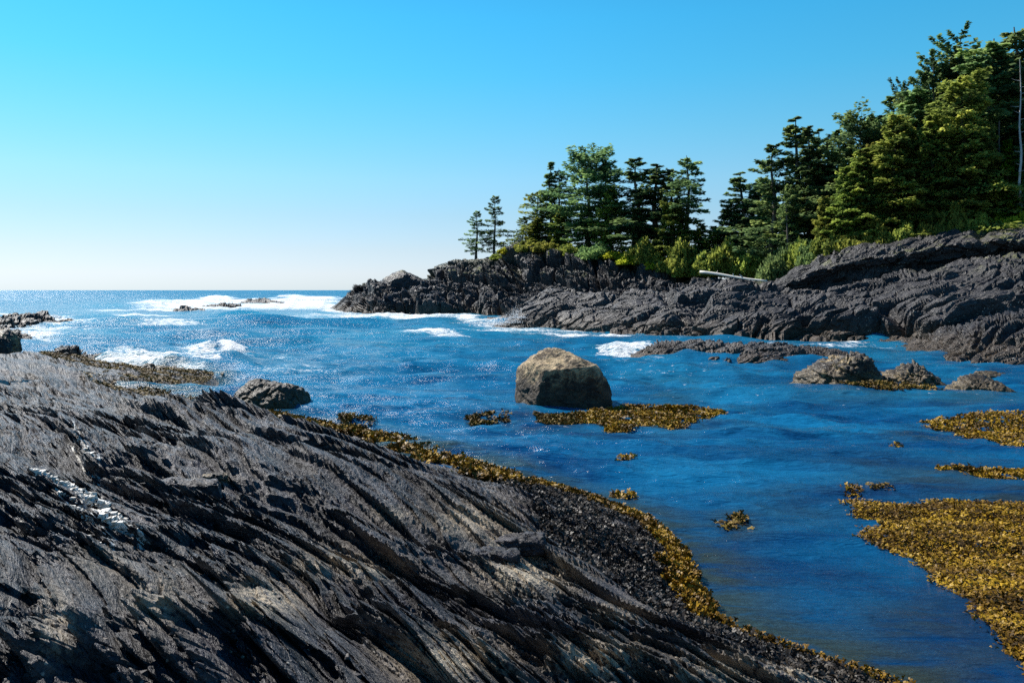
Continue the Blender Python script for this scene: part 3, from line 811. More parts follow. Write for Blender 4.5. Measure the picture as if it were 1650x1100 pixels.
# long swells coming in from the open sea
def swl(v, w, h, u0, u1, curve=0.0, asym=0.6):
    global zw
    Yc = EYE * F / (v + curve * ((U - (u0 + u1) / 2) / 300.0) ** 2 - HZ) + noise(Pw / 25.0, int(v)) * w * 0.8
    q = (Y - Yc) / w
    q = np.where(q < 0, q / asym, q)
    m = sstep(u0 - 60, u0 + 60, U) * sstep(u1 + 60, u1 - 60, U)
    zw += h * np.exp(-q * q) * m
swl(480, 14, 2.3, 260, 560); swl(487, 9, 1.0, 180, 560); swl(493, 8, 0.8, 120, 500)
swl(478, 20, 0.9, -400, 700); swl(474, 40, 0.8, -600, 500)
swl(524, 3.2, 0.85, 150, 640); swl(512, 4.0, 0.5, 350, 800)
swl(566, 1.5, 0.95, 310, 405); swl(574, 1.8, 0.35, 120, 380); swl(584, 1.2, 0.25, 150, 380)
swl(541, 2.0, 0.22, 500, 1100); swl(553, 1.6, 0.18, 350, 900)
swl(703, 0.45, 0.10, 860, 1500, 6); swl(716, 0.4, 0.07, 900, 1700, 8); swl(690, 0.4, 0.06, 700, 950, -4); swl(735, 0.35, 0.04, 1200, 1700)
swl(522, 2.0, 0.5, 740, 850); swl(566, 1.2, 0.42, 960, 1060)

# foam
foam = np.zeros_like(X)
FO = [(640, 512, 160, 2.0, .95), (560, 516, 60, 2.5, .8), (820, 534, 180, 2.6, .8), (690, 541, 60, 3.5, .85), (950, 541, 150, 2.2, .8), (230, 508, 80, 1.5, .8), (290, 578, 130, 14, .92), (200, 585, 70, 8, 1.0), (60, 530, 90, 12, .8), (1010, 566, 50, 7, 0.98), (1120, 553, 120, 3, .6), (1360, 562, 110, 4, .6), (470, 600, 120, 12, .5), (1080, 600, 120, 9, .45), (1150, 655, 120, 6, .4), (390, 484, 170, 2.2, 1.2), (300, 490, 120, 3, 1.2), (480, 486, 80, 3, 1.3), (420, 495, 120, 2.2, 1.1), (500, 492, 80, 3, 1.1), (390, 488, 150, 4.5, 1.1), (300, 494, 120, 4.5, .8), (470, 489, 70, 6, 1.2), (500, 481, 60, 4, 1.0), (250, 489, 60, 3.0, 1.2), (520, 495, 50, 7, .8), (440, 497, 110, 4, .6), (560, 488, 30, 8, 0.7), (180, 500, 60, 2.5, .7),
      (350, 481, 30, 3, 1.0), (470, 478, 25, 4, 1.1), (340, 498, 60, 3, 0.9),
      (30, 540, 90, 16, .75), (110, 520, 70, 6, .85), (70, 514, 60, 4, .95), (150, 530, 60, 6, .6), (280, 499, 90, 2.5, .9), (560, 498, 50, 6, 1.0), (20, 516, 90, 14, .45), (90, 528, 50, 10, .8), (130, 522, 40, 5, .8), (60, 544, 60, 12, .75), (0, 508, 60, 4, 1.0), (150, 540, 60, 8, .45), (-60, 540, 80, 20, .8), (100, 555, 50, 6, .6),
      (270, 525, 80, 1.6, .9), (210, 528, 40, 2, .7), (60, 513, 60, 5, .9),
      (260, 575, 110, 10, .85), (200, 570, 60, 7, .8), (330, 586, 60, 9, .8), (375, 567, 26, 7, 1.3), (320, 568, 50, 5, .8), (240, 588, 60, 7, 1.15), (180, 583, 30, 6, .9), (390, 592, 30, 6, .6), (300, 596, 50, 5, .8), (400, 575, 30, 8, .5),
      (455, 574, 25, 2, .6), (620, 509, 50, 2.5, .9), (560, 506, 40, 3, .7), (500, 512, 60, 3, .55), (700, 511, 30, 2, .4), (540, 500, 30, 4, .9), (530, 508, 60, 3, .9),
      (780, 519, 50, 6, 1.15), (820, 510, 22, 8, 1.2), (750, 513, 30, 3, .8), (800, 526, 40, 3, .9), (840, 531, 60, 2.5, .8),
      (780, 536, 110, 3, .55), (720, 543, 40, 4, .75), (900, 538, 90, 3, .7), (1000, 543, 90, 3, .62), (1100, 548, 80, 3, .5), (880, 545, 140, 5, .38),
      (1000, 568, 40, 6, 1.1), (1025, 558, 22, 7, 1.25), (975, 566, 22, 4, .9), (1060, 581, 50, 2, .5), (1150, 586, 120, 2, .45),
      (1240, 556, 60, 5, .55), (1370, 556, 40, 4, .65), (1300, 560, 80, 5, .45), (1400, 560, 30, 3, .5), (1440, 575, 60, 8, .4), (1560, 593, 70, 3, .5), (1540, 606, 60, 6, .42),
      (1050, 605, 180, 14, .34), (1150, 630, 140, 14, .32), (1000, 590, 90, 8, .36), (1300, 640, 120, 10, .3), (1500, 640, 120, 8, .32), (1400, 615, 60, 3, .4), (1570, 625, 30, 5, .5),
      (450, 610, 130, 16, .38), (440, 590, 90, 10, .42), (600, 560, 140, 12, .28), (500, 585, 60, 6, .36), (340, 625, 60, 10, .4), (520, 640, 60, 10, .33),
      (700, 515, 300, 3, .25), (870, 660, 60, 4, .4), (900, 676, 60, 3, .45), (985, 665, 20, 3, .4), (1640, 700, 60, 6, .3), (1250, 735, 140, 16, .2), (1350, 700, 100, 10, .2), (480, 648, 30, 3, .5)]
for u, v, ru, rv, a in FO:
    foam = np.maximum(foam, min(a, 0.98 if v > 500 else 1.12) * np.exp(-((U - u) / ru) ** 2 - ((Vv - v) / rv) ** 2))
foam += 0.10 * sstep(40, 140, Y) * sstep(700, 300, Y)          # scattered white caps offshore
foam += 0.10 * sstep(700, 560, Vv) * sstep(-100, 300, U) * sstep(1800, 1400, U)
lump = fbm(np.stack([X / (0.02 * Y + 0.2), Y / (0.05 * Y + 0.2), 0 * X], -1), 3, 320)
white = sstep(0.45, 1.1, foam)
zw += white * (0.0030 * np.clip(Y, 0, 300)) * (0.3 + 0.9 * lump)
# shallow weed showing through the water
under = np.zeros_like(X)
for u, v, ru, rv, a in ((1180, 840, 55, 22, .8), (1290, 820, 120, 22, .35), (1080, 640, 50, 8, .5), (1090, 612, 60, 8, .4), (900, 690, 120, 10, .35), (1050, 690, 160, 18, .45), (1500, 770, 140, 28, .6), (1620, 800, 80, 16, .7), (1480, 700, 60, 16, .55), (1400, 745, 90, 10, .4), (1240, 690, 80, 6, .5),
                         (1480, 1010, 130, 60, .5), (1560, 1060, 120, 50, .45), (790, 672, 60, 8, .4), (620, 684, 50, 10, .5), (1400, 640, 90, 8, .5), (1280, 790, 110, 14, .3), (1150, 530, 100, 6, .2), (1570, 645, 90, 10, .5), (980, 705, 90, 6, .3), (530, 668, 60, 8, .5), (470, 662, 50, 8, .5), (1330, 930, 100, 25, .12)):
    under = np.maximum(under, a * np.exp(-((U - u) / ru) ** 2 - ((Vv - v) / rv) ** 2))
dsh = shore_d(X, Y)
under = np.maximum(under, 0.85 * sstep(-1.7, -0.2, dsh) * (Y < 45))
keepw = (dsh < 2.0) | (Y > 60)
Vw = np.stack([X, Y, zw], -1)
Vw[Y > 900, 2] = 0
Qw = grid_quads(len(wy), len(wx), keepw)
V2, Q2, A2 = compact(Vw, Qw, {'foam': foam, 'under': under})

m = M('sea_water')
w = m.coord()
fa = m.attr('foam'); ua = m.attr('under')
sp = m.n('ShaderNodeSeparateXYZ'); m.t.links.new(m.n('ShaderNodeNewGeometry').outputs['Position'], sp.inputs[0])
dist = sp.outputs['Y']
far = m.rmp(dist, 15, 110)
vfar = m.rmp(dist, 120, 500)
ws = m.coord(scale=(0.35, 1.0, 1.0), rot=(0, 0, math.radians(8)))
nA = m.noise(ws, 2.2, 5, 0.6, 0.5)
nB = m.noise(ws, 9.0, 4, 0.6, 0.4)
nC = m.noise(ws, 0.45, 4, 0.6, 0.8)
nF = m.noise(ws, 0.09, 4, 0.6, 0.8)
# foam pattern: lace close by, broad streaks far away
lace = m.math('SUBTRACT', 1.0, m.math('MULTIPLY', m.vor(m.coord(scale=(0.5, 1, 1)), 3.0, 'DISTANCE_TO_EDGE'), 2.2))
fp = m.math('ADD', m.math('MULTIPLY', m.noise(ws, 5.0, 6, 0.7, 0.8), 0.6), m.math('MULTIPLY', nC, 0.4))
fp = m.math('ADD', m.math('MULTIPLY', fp, 0.8), m.math('MULTIPLY', lace, 0.12))
fp_far = m.math('ADD', m.math('MULTIPLY', m.noise(m.coord(scale=(0.16, 0.05, 1)), 1.0, 5, 0.65), 0.75), m.math('MULTIPLY', nC, 0.25))
fpm = m.n('ShaderNodeMix', data_type='FLOAT')
m.set(fpm.inputs[0], vfar); m.set(fpm.inputs[2], fp); m.set(fpm.inputs[3], fp_far)
fpn = m.rmp(fpm.outputs[0], 0.36, 0.62, 0, 1, False)
# white foam flecks, also painting sparkle onto the chop
flk = m.math('MULTIPLY', m.rmp(m.noise(m.coord(scale=(0.45, 1, 1)), 3.2, 3, 0.75, 0.3), 0.66, 0.72), m.rmp(m.noise(w, 0.35, 3), 0.45, 0.6))
flk = m.math('MULTIPLY', flk, m.math('MULTIPLY', m.rmp(dist, 18, 26), m.rmp(dist, 300, 90)))
ff = m.rmp(m.math('ADD', fpn, m.math('MULTIPLY', m.math('SUBTRACT', fa, 0.5), 1.25)), 0.70, 0.95)
ff = m.math('MAXIMUM', ff, m.math('MULTIPLY', flk, 0.8))
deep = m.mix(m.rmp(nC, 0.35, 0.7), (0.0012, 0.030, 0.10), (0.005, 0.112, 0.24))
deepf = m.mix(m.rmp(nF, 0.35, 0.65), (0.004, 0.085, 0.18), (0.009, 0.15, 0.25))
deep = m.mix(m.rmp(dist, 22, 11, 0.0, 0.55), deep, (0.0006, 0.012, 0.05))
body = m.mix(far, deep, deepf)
kel = m.mix(nA, (0.012, 0.014, 0.006), (0.03, 0.035, 0.01))
body = m.mix(m.math('MULTIPLY', ua, m.rmp(m.math('ADD', nA, m.math('MULTIPLY', nC, 0.5)), 0.52, 0.78)), body, kel)
body = m.mix(m.math('MULTIPLY', fa, 0.25), body, (0.03, 0.3, 0.38))
h = m.math('ADD', m.math('MULTIPLY', nA, 1.0), m.math('MULTIPLY', nB, 0.85))
n1 = m.bump(h, 0.75, 0.10)
# farther out the wind chop is only in the material
def wob(scale, amt, fade, n0, det=3):
    nt = m.n('ShaderNodeTexNoise'); m.set(nt.inputs['Vector'], m.coord(scale=(0.4, 1, 1))); nt.inputs['Scale'].default_value = scale; nt.inputs['Detail'].default_value = det; nt.inputs['Roughness'].default_value = 0.6
    v1 = m.n('ShaderNodeVectorMath', operation='SUBTRACT'); m.set(v1.inputs[0], nt.outputs['Color']); v1.inputs[1].default_value = (0.5, 0.5, 0.5)
    v2 = m.n('ShaderNodeVectorMath', operation='MULTIPLY'); m.set(v2.inputs[0], v1.outputs[0]); v2.inputs[1].default_value = (amt * 0.6, amt, 0.0)
    v3 = m.n('ShaderNodeVectorMath', operation='SCALE'); m.set(v3.inputs[0], v2.outputs[0]); m.set(v3.inputs['Scale'], fade)
    v4 = m.n('ShaderNodeVectorMath', operation='ADD'); m.set(v4.inputs[0], n0); m.set(v4.inputs[1], v3.outputs[0])
    v5 = m.n('ShaderNodeVectorMath', operation='NORMALIZE'); m.set(v5.inputs[0], v4.outputs[0])
    return v5.outputs[0]
tl = m.n('ShaderNodeCombineXYZ'); m.set(tl.inputs[1], m.rmp(dist, 90, 450, 0.0, -0.16)); m.set(tl.inputs[2], 0.0)
ta = m.n('ShaderNodeVectorMath', operation='ADD'); m.set(ta.inputs[0], n1); m.set(ta.inputs[1], tl.outputs[0])   # shoreward faces of the swell
n1 = ta.outputs[0]
def crest(scale, amt, d0, d1, thr, n0):
    # steep shoreward fronts of the wind wavelets
    c_ = m.rmp(m.noise(m.coord(scale=(0.42, 1, 1), rot=(0, 0, math.radians(-6))), scale, 4, 0.6, 0.5), thr, thr + 0.14)
    t_ = m.n('ShaderNodeCombineXYZ'); m.set(t_.inputs[1], m.math('MULTIPLY', c_, m.rmp(dist, d0, d1, 0.0, -amt)))
    a_ = m.n('ShaderNodeVectorMath', operation='ADD'); m.set(a_.inputs[0], n0); m.set(a_.inputs[1], t_.outputs[0])
    b_ = m.n('ShaderNodeVectorMath', operation='NORMALIZE'); m.set(b_.inputs[0], a_.outputs[0])
    return b_.outputs[0]
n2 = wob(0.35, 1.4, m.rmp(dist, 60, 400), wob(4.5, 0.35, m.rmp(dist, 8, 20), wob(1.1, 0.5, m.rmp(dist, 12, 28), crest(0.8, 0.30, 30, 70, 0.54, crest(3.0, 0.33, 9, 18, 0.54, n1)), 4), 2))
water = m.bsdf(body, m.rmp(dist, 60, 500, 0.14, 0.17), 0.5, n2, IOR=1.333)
nfo = m.bump(m.math('ADD', fp, nB), 1.0, 0.35)
foamb = m.bsdf(m.mix(m.rmp(m.math('ADD', m.math('MULTIPLY', nA, 0.5), m.math('MULTIPLY', nC, 0.5)), 0.38, 0.6), (0.48, 0.58, 0.61), (0.88, 0.89, 0.89)), 0.65, 0.3, nfo)
mx = m.n('ShaderNodeMixShader')
m.set(mx.inputs[0], ff); m.t.links.new(water, mx.inputs[1]); m.t.links.new(foamb, mx.inputs[2])
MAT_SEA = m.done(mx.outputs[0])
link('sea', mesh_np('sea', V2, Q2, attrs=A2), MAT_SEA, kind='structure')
# the sea bed, far below, closes the place towards other views
bm_ = mesh_np('sea_bed', [(-400, -60, -4), (600, -60, -4), (600, 300, -4), (-400, 300, -4)], [(0, 1, 2, 3)])
m = M('sea_bed'); MAT_BED = m.done(m.bsdf(m.mix(m.noise(m.coord(), 0.4), (0.03, 0.04, 0.03), (0.06, 0.06, 0.04)), 0.9))
link('sea_bed', bm_, MAT_BED, kind='structure')

# ------------------------------------------------------------------ spray and breaking crests (real drops and lumps of froth)
m = M('spray')
MAT_SPRAY = m.done(m.bsdf((0.7, 0.73, 0.75), 0.5, 0.3))
OCT_V = np.array([(1, 0, 0), (-1, 0, 0), (0, 1, 0), (0, -1, 0), (0, 0, 1), (0, 0, -1)], float)
OCT_T = np.array([(0, 2, 4), (2, 1, 4), (1, 3, 4), (3, 0, 4), (2, 0, 5), (1, 2, 5), (3, 1, 5), (0, 3, 5)])
def drops(C, R):
    n = len(C)
    V = (C[:, None, :] + OCT_V[None] * R[:, None, None]).reshape(-1, 3)
    T = (OCT_T[None] + (np.arange(n) * 6)[:, None, None]).reshape(-1, 3)
    return V, T
def spray(name, label, plumes, seed, rmax):
    rr = np.random.RandomState(seed)
    Cs, Rs = [], []
    for (u, v, Yd, wdt, hgt, n, lean) in plumes:
        x0, y0, z0 = pix(u, v, Yd)
        t = rr.rand(n) ** 1.9
        a = rr.normal(size=n) * (1.0 - 0.55 * t)
        Cs.append(np.stack([x0 + a * wdt * 0.5 + lean * t * hgt, y0 + rr.normal(size=n) * wdt * 0.25, np.maximum(0.0, z0) + t * hgt * (1 - 0.25 * np.abs(a)).clip(0.2)], -1))
        Rs.append(rmax * (0.22 + 0.78 * rr.rand(n) ** 2) * (1.15 - t))
    V, T = drops(np.concatenate(Cs), np.concatenate(Rs))
    link(name, mesh_np(name, V, None, T, smooth=True), MAT_SPRAY, kind='stuff', label=label)
spray('wave_spray', 'white spray thrown up where a wave hits the headland platform',
      [(822, 520, 86, 1.9, 1.7, 1300, 0.2), (835, 512, 85, 1.0, 1.9, 500, -0.1), (800, 523, 87, 2.2, 0.5, 700, 0), (770, 521, 90, 2.5, 0.25, 500, 0)], 1, 0.055)
spray('wave_spray', 'white froth on the breaking crest near the shelf', [(378, 567, 50, 1.0, 0.62, 900, -0.2), (350, 570, 51, 1.5, 0.22, 500, 0), (396, 570, 51, 0.8, 0.3, 300, 0.3)], 2, 0.035)
spray('wave_spray', 'white froth where surf meets the tip of the reef rock', [(1030, 563, 53, 1.0, 0.42, 700, 0.1), (1010, 568, 52, 1.4, 0.25, 500, 0)], 3, 0.03)
spray('wave_spray', 'bright spray along the offshore breakers', [(480, 484, 290, 9, 2.2, 700, 0), (345, 484, 260, 7, 1.8, 500, 0), (400, 487, 230, 12, 1.2, 600, 0), (520, 484, 260, 10, 1.4, 500, 0), (270, 488, 240, 9, 1.0, 400, 0), (72, 512, 105, 2.5, 0.7, 400, 0), (40, 512, 105, 2.5, 0.6, 300, 0)], 4, 0.16)

# ------------------------------------------------------------------ rockweed and kelp
def weed_mat(name, cols, sheen=0.35):
    m = M(name)
    t = m.attr('tint')
    c = m.mix(m.rmp(t, 0.0, 0.45, smooth=False), cols[0], cols[1])
    c = m.mix(m.rmp(t, 0.45, 0.9, smooth=False), c, cols[2])
    return m.done(m.bsdf(c, sheen, 0.14))
MAT_GOLD = weed_mat('golden_rockweed', [(0.022, 0.012, 0.002), (0.12, 0.062, 0.004), (0.34, 0.205, 0.012)], 0.5)
MAT_OLIVE = weed_mat('brown_rockweed', [(0.022, 0.013, 0.004), (0.085, 0.050, 0.010), (0.19, 0.125, 0.020)], 0.6)
MAT_BLACKWEED = weed_mat('dried_black_rockweed', [(0.006, 0.006, 0.007), (0.02, 0.018, 0.017), (0.055, 0.045, 0.035)], 0.45)
# one forked frond: stalk and two blunt tips
FV = np.array([(0, -.12, 0), (0, .12, 0), (.5, -.16, .12), (.5, .16, .12), (.95, -.42, .06), (1.05, -.16, .10), (1.0, .14, .16), (.85, .42, .05)])
FQ = np.array([(0, 2, 3, 1), (2, 4, 5, 3), (2, 6, 7, 3)])
def fronds(name, label, x, y, z, size, mat, seed, tilt=0.5, tmul=1.0, parent=None, cat=None, extra=None):
    rr = np.random.RandomState(seed)
    n = len(x)
    s = size * (0.55 + 0.9 * rr.rand(n))
    a = rr.rand(n) * 6.283
    el = np.abs(rr.normal(size=n)) * tilt
    roll = rr.normal(size=n) * 0.6
    ex = np.stack([np.cos(a) * np.cos(el), np.sin(a) * np.cos(el), np.sin(el)], -1)
    ey = np.stack([-np.sin(a), np.cos(a), 0 * a], -1)
    ez = np.cross(ex, ey)
    ey2 = ey * np.cos(roll)[:, None] + ez * np.sin(roll)[:, None]; ez2 = np.cross(ex, ey2)
    V = np.stack([x, y, z], -1)[:, None, :] + s[:, None, None] * (FV[None, :, 0:1] * ex[:, None] + FV[None, :, 1:2] * ey2[:, None] + FV[None, :, 2:3] * ez2[:, None])
    Q = (FQ[None] + (np.arange(n) * 8)[:, None, None]).reshape(-1, 4)
    tint = np.clip((0.5 + 0.75 * noise(np.stack([x * 1.5, y * 1.5, z], -1), seed)) * 0.6 + rr.rand(n) * 0.5 - 0.05, 0, 1) * tmul
    tv = np.repeat(tint[:, None], 8, 1); tv[:, 4:] = np.clip(tv[:, 4:] + 0.15, 0, 1)
    o = link(name, mesh_np(name, V.reshape(-1, 3), Q, attrs={'tint': tv.ravel()}), mat, kind='stuff', label=label)
    return o
def scatter_poly(poly_px, n, seed, z=0.0, ragged=0.35, nscale=1.2):
    rr = np.random.RandomState(seed)
    W = np.array([wat(u, v) for u, v in poly_px])
    lo, hi = W.min(0), W.max(0)
    k = int(n * 2.2) + 100
    xs, ys = [], []
    got = 0
    for _ in range(12):
        x = lo[0] + rr.rand(k) * (hi[0] - lo[0]); y = lo[1] + rr.rand(k) * (hi[1] - lo[1])
        q = noise(np.stack([x * nscale, y * nscale, 0 * x], -1), seed + 1) + 0.5 * noise(np.stack([x * nscale * 3, y * nscale * 3, 0 * x], -1), seed + 2)
        j = in_poly(x + 0.16 * noise(np.stack([x * 2, y * 2, 0 * x], -1), seed + 5) + 0.05 * rr.normal(size=k), y + 0.22 * noise(np.stack([x * 2, y * 2, 0 * x], -1), seed + 6) + 0.07 * rr.normal(size=k), W) & (q + ragged > rr.rand(k) * 0.5 - 0.35)
        xs.append(x[j]); ys.append(y[j]); got += j.sum()
        if got >= n: break
    x = np.concatenate(xs)[:n]; y = np.concatenate(ys)[:n]
    return x, y
rk = np.random.RandomState(77)
def sea_z(x, y):
    """height of the water surface at a point, from the sea mesh"""
    Z = zw.reshape(len(wy), len(wx))
    fi = np.interp(1 / y, inv[::-1], np.arange(len(inv))[::-1]); fj = np.interp(x / y, wx, np.arange(len(wx)))
    i = np.clip(fi.astype(int), 0, len(wy) - 2); j = np.clip(fj.astype(int), 0, len(wx) - 2)
    a_, b_ = fi - i, fj - j
    return (Z[i, j] * (1 - a_) + Z[i + 1, j] * a_) * (1 - b_) + (Z[i, j + 1] * (1 - a_) + Z[i + 1, j + 1] * a_) * b_
def bed(name, label, poly, n, size, mat, seed, ragged=0.5, z0=-0.003, th=0.05, **kw):
    x, y = scatter_poly(poly, n, seed, ragged=ragged, nscale=kw.pop('nscale', 1.2))
    hz = th * (0.5 + 0.5 * noise(np.stack([x * 2.5, y * 2.5, 0 * x], -1), seed + 3)).clip(0, 1.2)
    z = sea_z(x, y) + z0 + hz * rk.rand(len(x)) ** 0.7
    return fronds(name, label, x, y, z, size, mat, seed, **kw)
BIG = [(1352, 806), (1400, 803), (1450, 808), (1510, 800), (1560, 806), (1650, 808), (1760, 812), (2000, 830), (2100, 1000), (2000, 1200), (1700, 1150), (1655, 1085), (1630, 1062), (1610, 1040), (1590, 1002), (1560, 968), (1520, 945), (1492, 912), (1470, 893), (1420, 877), (1385, 858), (1392, 845), (1420, 842), (1400, 830), (1370, 822)]
bed('kelp_raft', 'great golden-brown raft of rockweed floating in the near water', BIG, 48000, 0.050, MAT_GOLD, 501, ragged=0.75, th=0.05, tilt=0.32)
# dark wet mat under the fronds
def mat_sheet(poly, name, z=0.012):
    W = np.array([wat(u, v) for u, v in poly]); c = W.mean(0)
    lo, hi = W.min(0), W.max(0)
    n = 90
    gx_, gy_ = np.meshgrid(np.linspace(lo[0], hi[0], n), np.linspace(lo[1], hi[1], n))
    x, y = gx_.ravel(), gy_.ravel()
    k = in_poly(x + 0.16 * noise(np.stack([x * 2, y * 2, 0 * x], -1), 506), y + 0.22 * noise(np.stack([x * 2, y * 2, 0 * x], -1), 507), c + (W - c) * 0.985)
    z_ = np.where(k, sea_z(x, y) + z + 0.02 * noise(np.stack([x * 4, y * 4, 0 * x], -1), 9), -0.25)
    return mesh_np(name, np.stack([x, y, z_], -1), grid_quads(n, n, k & np.roll(k, -1) & np.roll(k, -n)))
m = M('weed_mat'); MAT_MAT = m.done(m.bsdf(m.mix(m.noise(m.coord(), 14), (0.008, 0.005, 0.002), (0.05, 0.027, 0.005)), 0.8, 0.12, m.bump(m.noise(m.coord(), 30), 1.0, 0.03)))
link('weed_mat', mat_sheet(BIG, 'weed_mat'), MAT_MAT, kind='stuff', label='dark wet mat of matted weed under the great raft')
bed('kelp_bed', 'golden rockweed patch in front of the big boulder', [(925, 672), (960, 662), (1010, 655), (1060, 655), (1110, 662), (1168, 664), (1165, 669), (1110, 672), (1125, 680), (1090, 690), (1040, 690), (1000, 698), (960, 694), (985, 688), (935, 682)], 15000, 0.085, MAT_GOLD, 511, ragged=0.18, th=0.04, nscale=1.8)
bed('kelp_bed', 'brown weed streak trailing at the foot of the big boulder', [(862, 664), (900, 670), (940, 668), (945, 682), (900, 682), (870, 676)], 2600, 0.10, MAT_OLIVE, 512, ragged=0.3, th=0.05)
bed('kelp_bed', 'thin golden weed streak stretching beyond the boulder patch', [(1000, 645), (1040, 648), (1100, 656), (1165, 662), (1150, 668), (1080, 662), (1010, 652)], 3200, 0.085, MAT_GOLD, 513, ragged=0.1, th=0.03, nscale=2.0)
bed('kelp_bed', 'golden rockweed patch in open water at the frame edge beyond the raft', [(1478, 672), (1520, 666), (1600, 664), (1700, 668), (1800, 680), (1800, 735), (1650, 722), (1600, 712), (1550, 700), (1530, 686), (1500, 684)], 15000, 0.085, MAT_GOLD, 514, ragged=0.2, th=0.04, nscale=1.6)
bed('kelp_bed', 'thin golden weed strip between the edge patch and the great raft', [(1506, 750), (1550, 752), (1650, 760), (1800, 770), (1800, 782), (1650, 776), (1570, 768)], 4500, 0.075, MAT_GOLD, 515, ragged=0.12, th=0.05)
bed('kelp_tuft', 'small round tuft of brown weed alone in the cove', [(1150, 828), (1195, 826), (1200, 840), (1160, 846)], 200, 0.085, MAT_OLIVE, 516, ragged=0.15, th=0.015)
bed('kelp_tuft', 'small golden tuft off the black weed slope', [(985, 792), (1022, 792), (1026, 799), (990, 800)], 120, 0.085, MAT_GOLD, 517, ragged=0.1, th=0.015)
bed('kelp_tuft', 'little golden tuft in the mid cove', [(990, 741), (1020, 740), (1024, 746), (994, 748)], 120, 0.085, MAT_GOLD, 518, ragged=0.1, th=0.015)
bed('kelp_tuft', 'small brown weed streak toward the shelf from the boulder', [(750, 668), (815, 667), (820, 675), (760, 677)], 700, 0.10, MAT_OLIVE, 519, ragged=0.04999999999999999, th=0.015)
bed('kelp_tuft', 'brown weed just off the golden shelf fringe', [(545, 672), (590, 668), (610, 678), (560, 682)], 500, 0.11, MAT_OLIVE, 520, ragged=0.0, th=0.015)
bed('kelp_tuft', 'short golden tuft off the pointed end of the great raft', [(1366, 786), (1384, 786), (1388, 795), (1368, 797)], 120, 0.07, MAT_GOLD, 521, ragged=0.30000000000000004, th=0.015)
bed('kelp_tuft', 'faint weed line before the great raft', [(1390, 782), (1430, 783), (1440, 790), (1400, 790)], 90, 0.07, MAT_OLIVE, 522, ragged=0.1, th=0.015)
bed('kelp_bed', 'olive weed around the foot of the larger craggy rock', [(1350, 622), (1420, 626), (1500, 630), (1520, 636), (1440, 638), (1370, 634)], 2200, 0.12, MAT_OLIVE, 523, ragged=-0.05, th=0.015)
bed('kelp_tuft', 'speck of golden weed in open water before the edge patch', [(1432, 718), (1450, 718), (1450, 723), (1434, 724)], 50, 0.07, MAT_GOLD, 524, ragged=0.4, th=0.015)

def fringe(name, label, poly, n, size, mat, seed, lo, hi, jag=0.8, dz=0.02, tilt=0.6, tmul=1.0):
    """weed growing on the shelf inside a stretch of the shore and a band of distances from the waterline"""
    rr = np.random.RandomState(seed)
    xs, ys, zs = [], [], []
    W = np.array([wat(u, v) for u, v in poly])
    a, b = W.min(0) - 0.5, W.max(0) + 0.5
    got = 0
    for _ in range(14):
        k = n
        x = a[0] + rr.rand(k) * (b[0] - a[0]); y = a[1] + rr.rand(k) * (b[1] - a[1])
        j = in_poly(x, y, W); x = x[j]; y = y[j]
        d = shore_d(x, y); q = noise(np.stack([x * 1.1, y * 1.1, 0 * x], -1), seed) + 0.6 * noise(np.stack([x * 3.3, y * 3.3, 0 * x], -1), seed + 1)
        j = (d > lo + 0.12 * q) & (d < hi * (1 + jag * q)) & (q > rr.rand(len(x)) - 1.05)
        x = x[j]; y = y[j]
        xs.append(x); ys.append(y); got += len(x)
        if got >= n: break
    x = np.concatenate(xs)[:n]; y = np.concatenate(ys)[:n]
    z, d = shelf_at(x, y)
    z = np.maximum(z, 0.0) + dz + rr.rand(len(x)) * dz * 1.5
    return fronds(name, label, x, y, z, size, mat, seed + 7, tilt=tilt, tmul=tmul)
fringe('weed_fringe', 'golden rockweed belt along the waterline of the shelf', [(380, 640), (480, 650), (640, 680), (820, 750), (860, 800), (740, 800), (600, 760), (400, 690)], 11000, 0.11, MAT_GOLD, 601, -0.12, 1.0, tmul=0.85, jag=1.1)
fringe('weed_fringe', 'golden rockweed hanging over the rounded corner of the shelf', [(860, 740), (980, 780), (1090, 840), (1150, 900), (1190, 1010), (1120, 1010), (1030, 900), (960, 850), (850, 820)], 12000, 0.065, MAT_GOLD, 602, -0.10, 0.27, jag=0.9, tmul=0.75, dz=0.03)
fringe('weed_fringe', 'dried black rockweed covering the slope above the golden belt', [(780, 780), (900, 790), (1100, 860), (1160, 1000), (1420, 1060), (1500, 1150), (1300, 1150), (1060, 1060), (900, 960), (840, 880)], 22000, 0.055, MAT_BLACKWEED, 603, 0.0, 1.9, jag=0.5, dz=0.015, tmul=1.0)
fringe('weed_fringe', 'olive brown weed on the low far end of the shelf', [(60, 560), (240, 575), (380, 600), (380, 640), (200, 650), (80, 610)], 19000, 0.09, MAT_OLIVE, 604, -0.1, 3.4, tmul=1.0, tilt=0.35)
fringe('weed_fringe', 'sparse tips of golden weed at the near shelf edge', [(1140, 985), (1240, 1010), (1460, 1080), (1500, 1150), (1300, 1120), (1140, 1040)], 1500, 0.05, MAT_GOLD, 605, -0.08, 0.12, tmul=0.7)
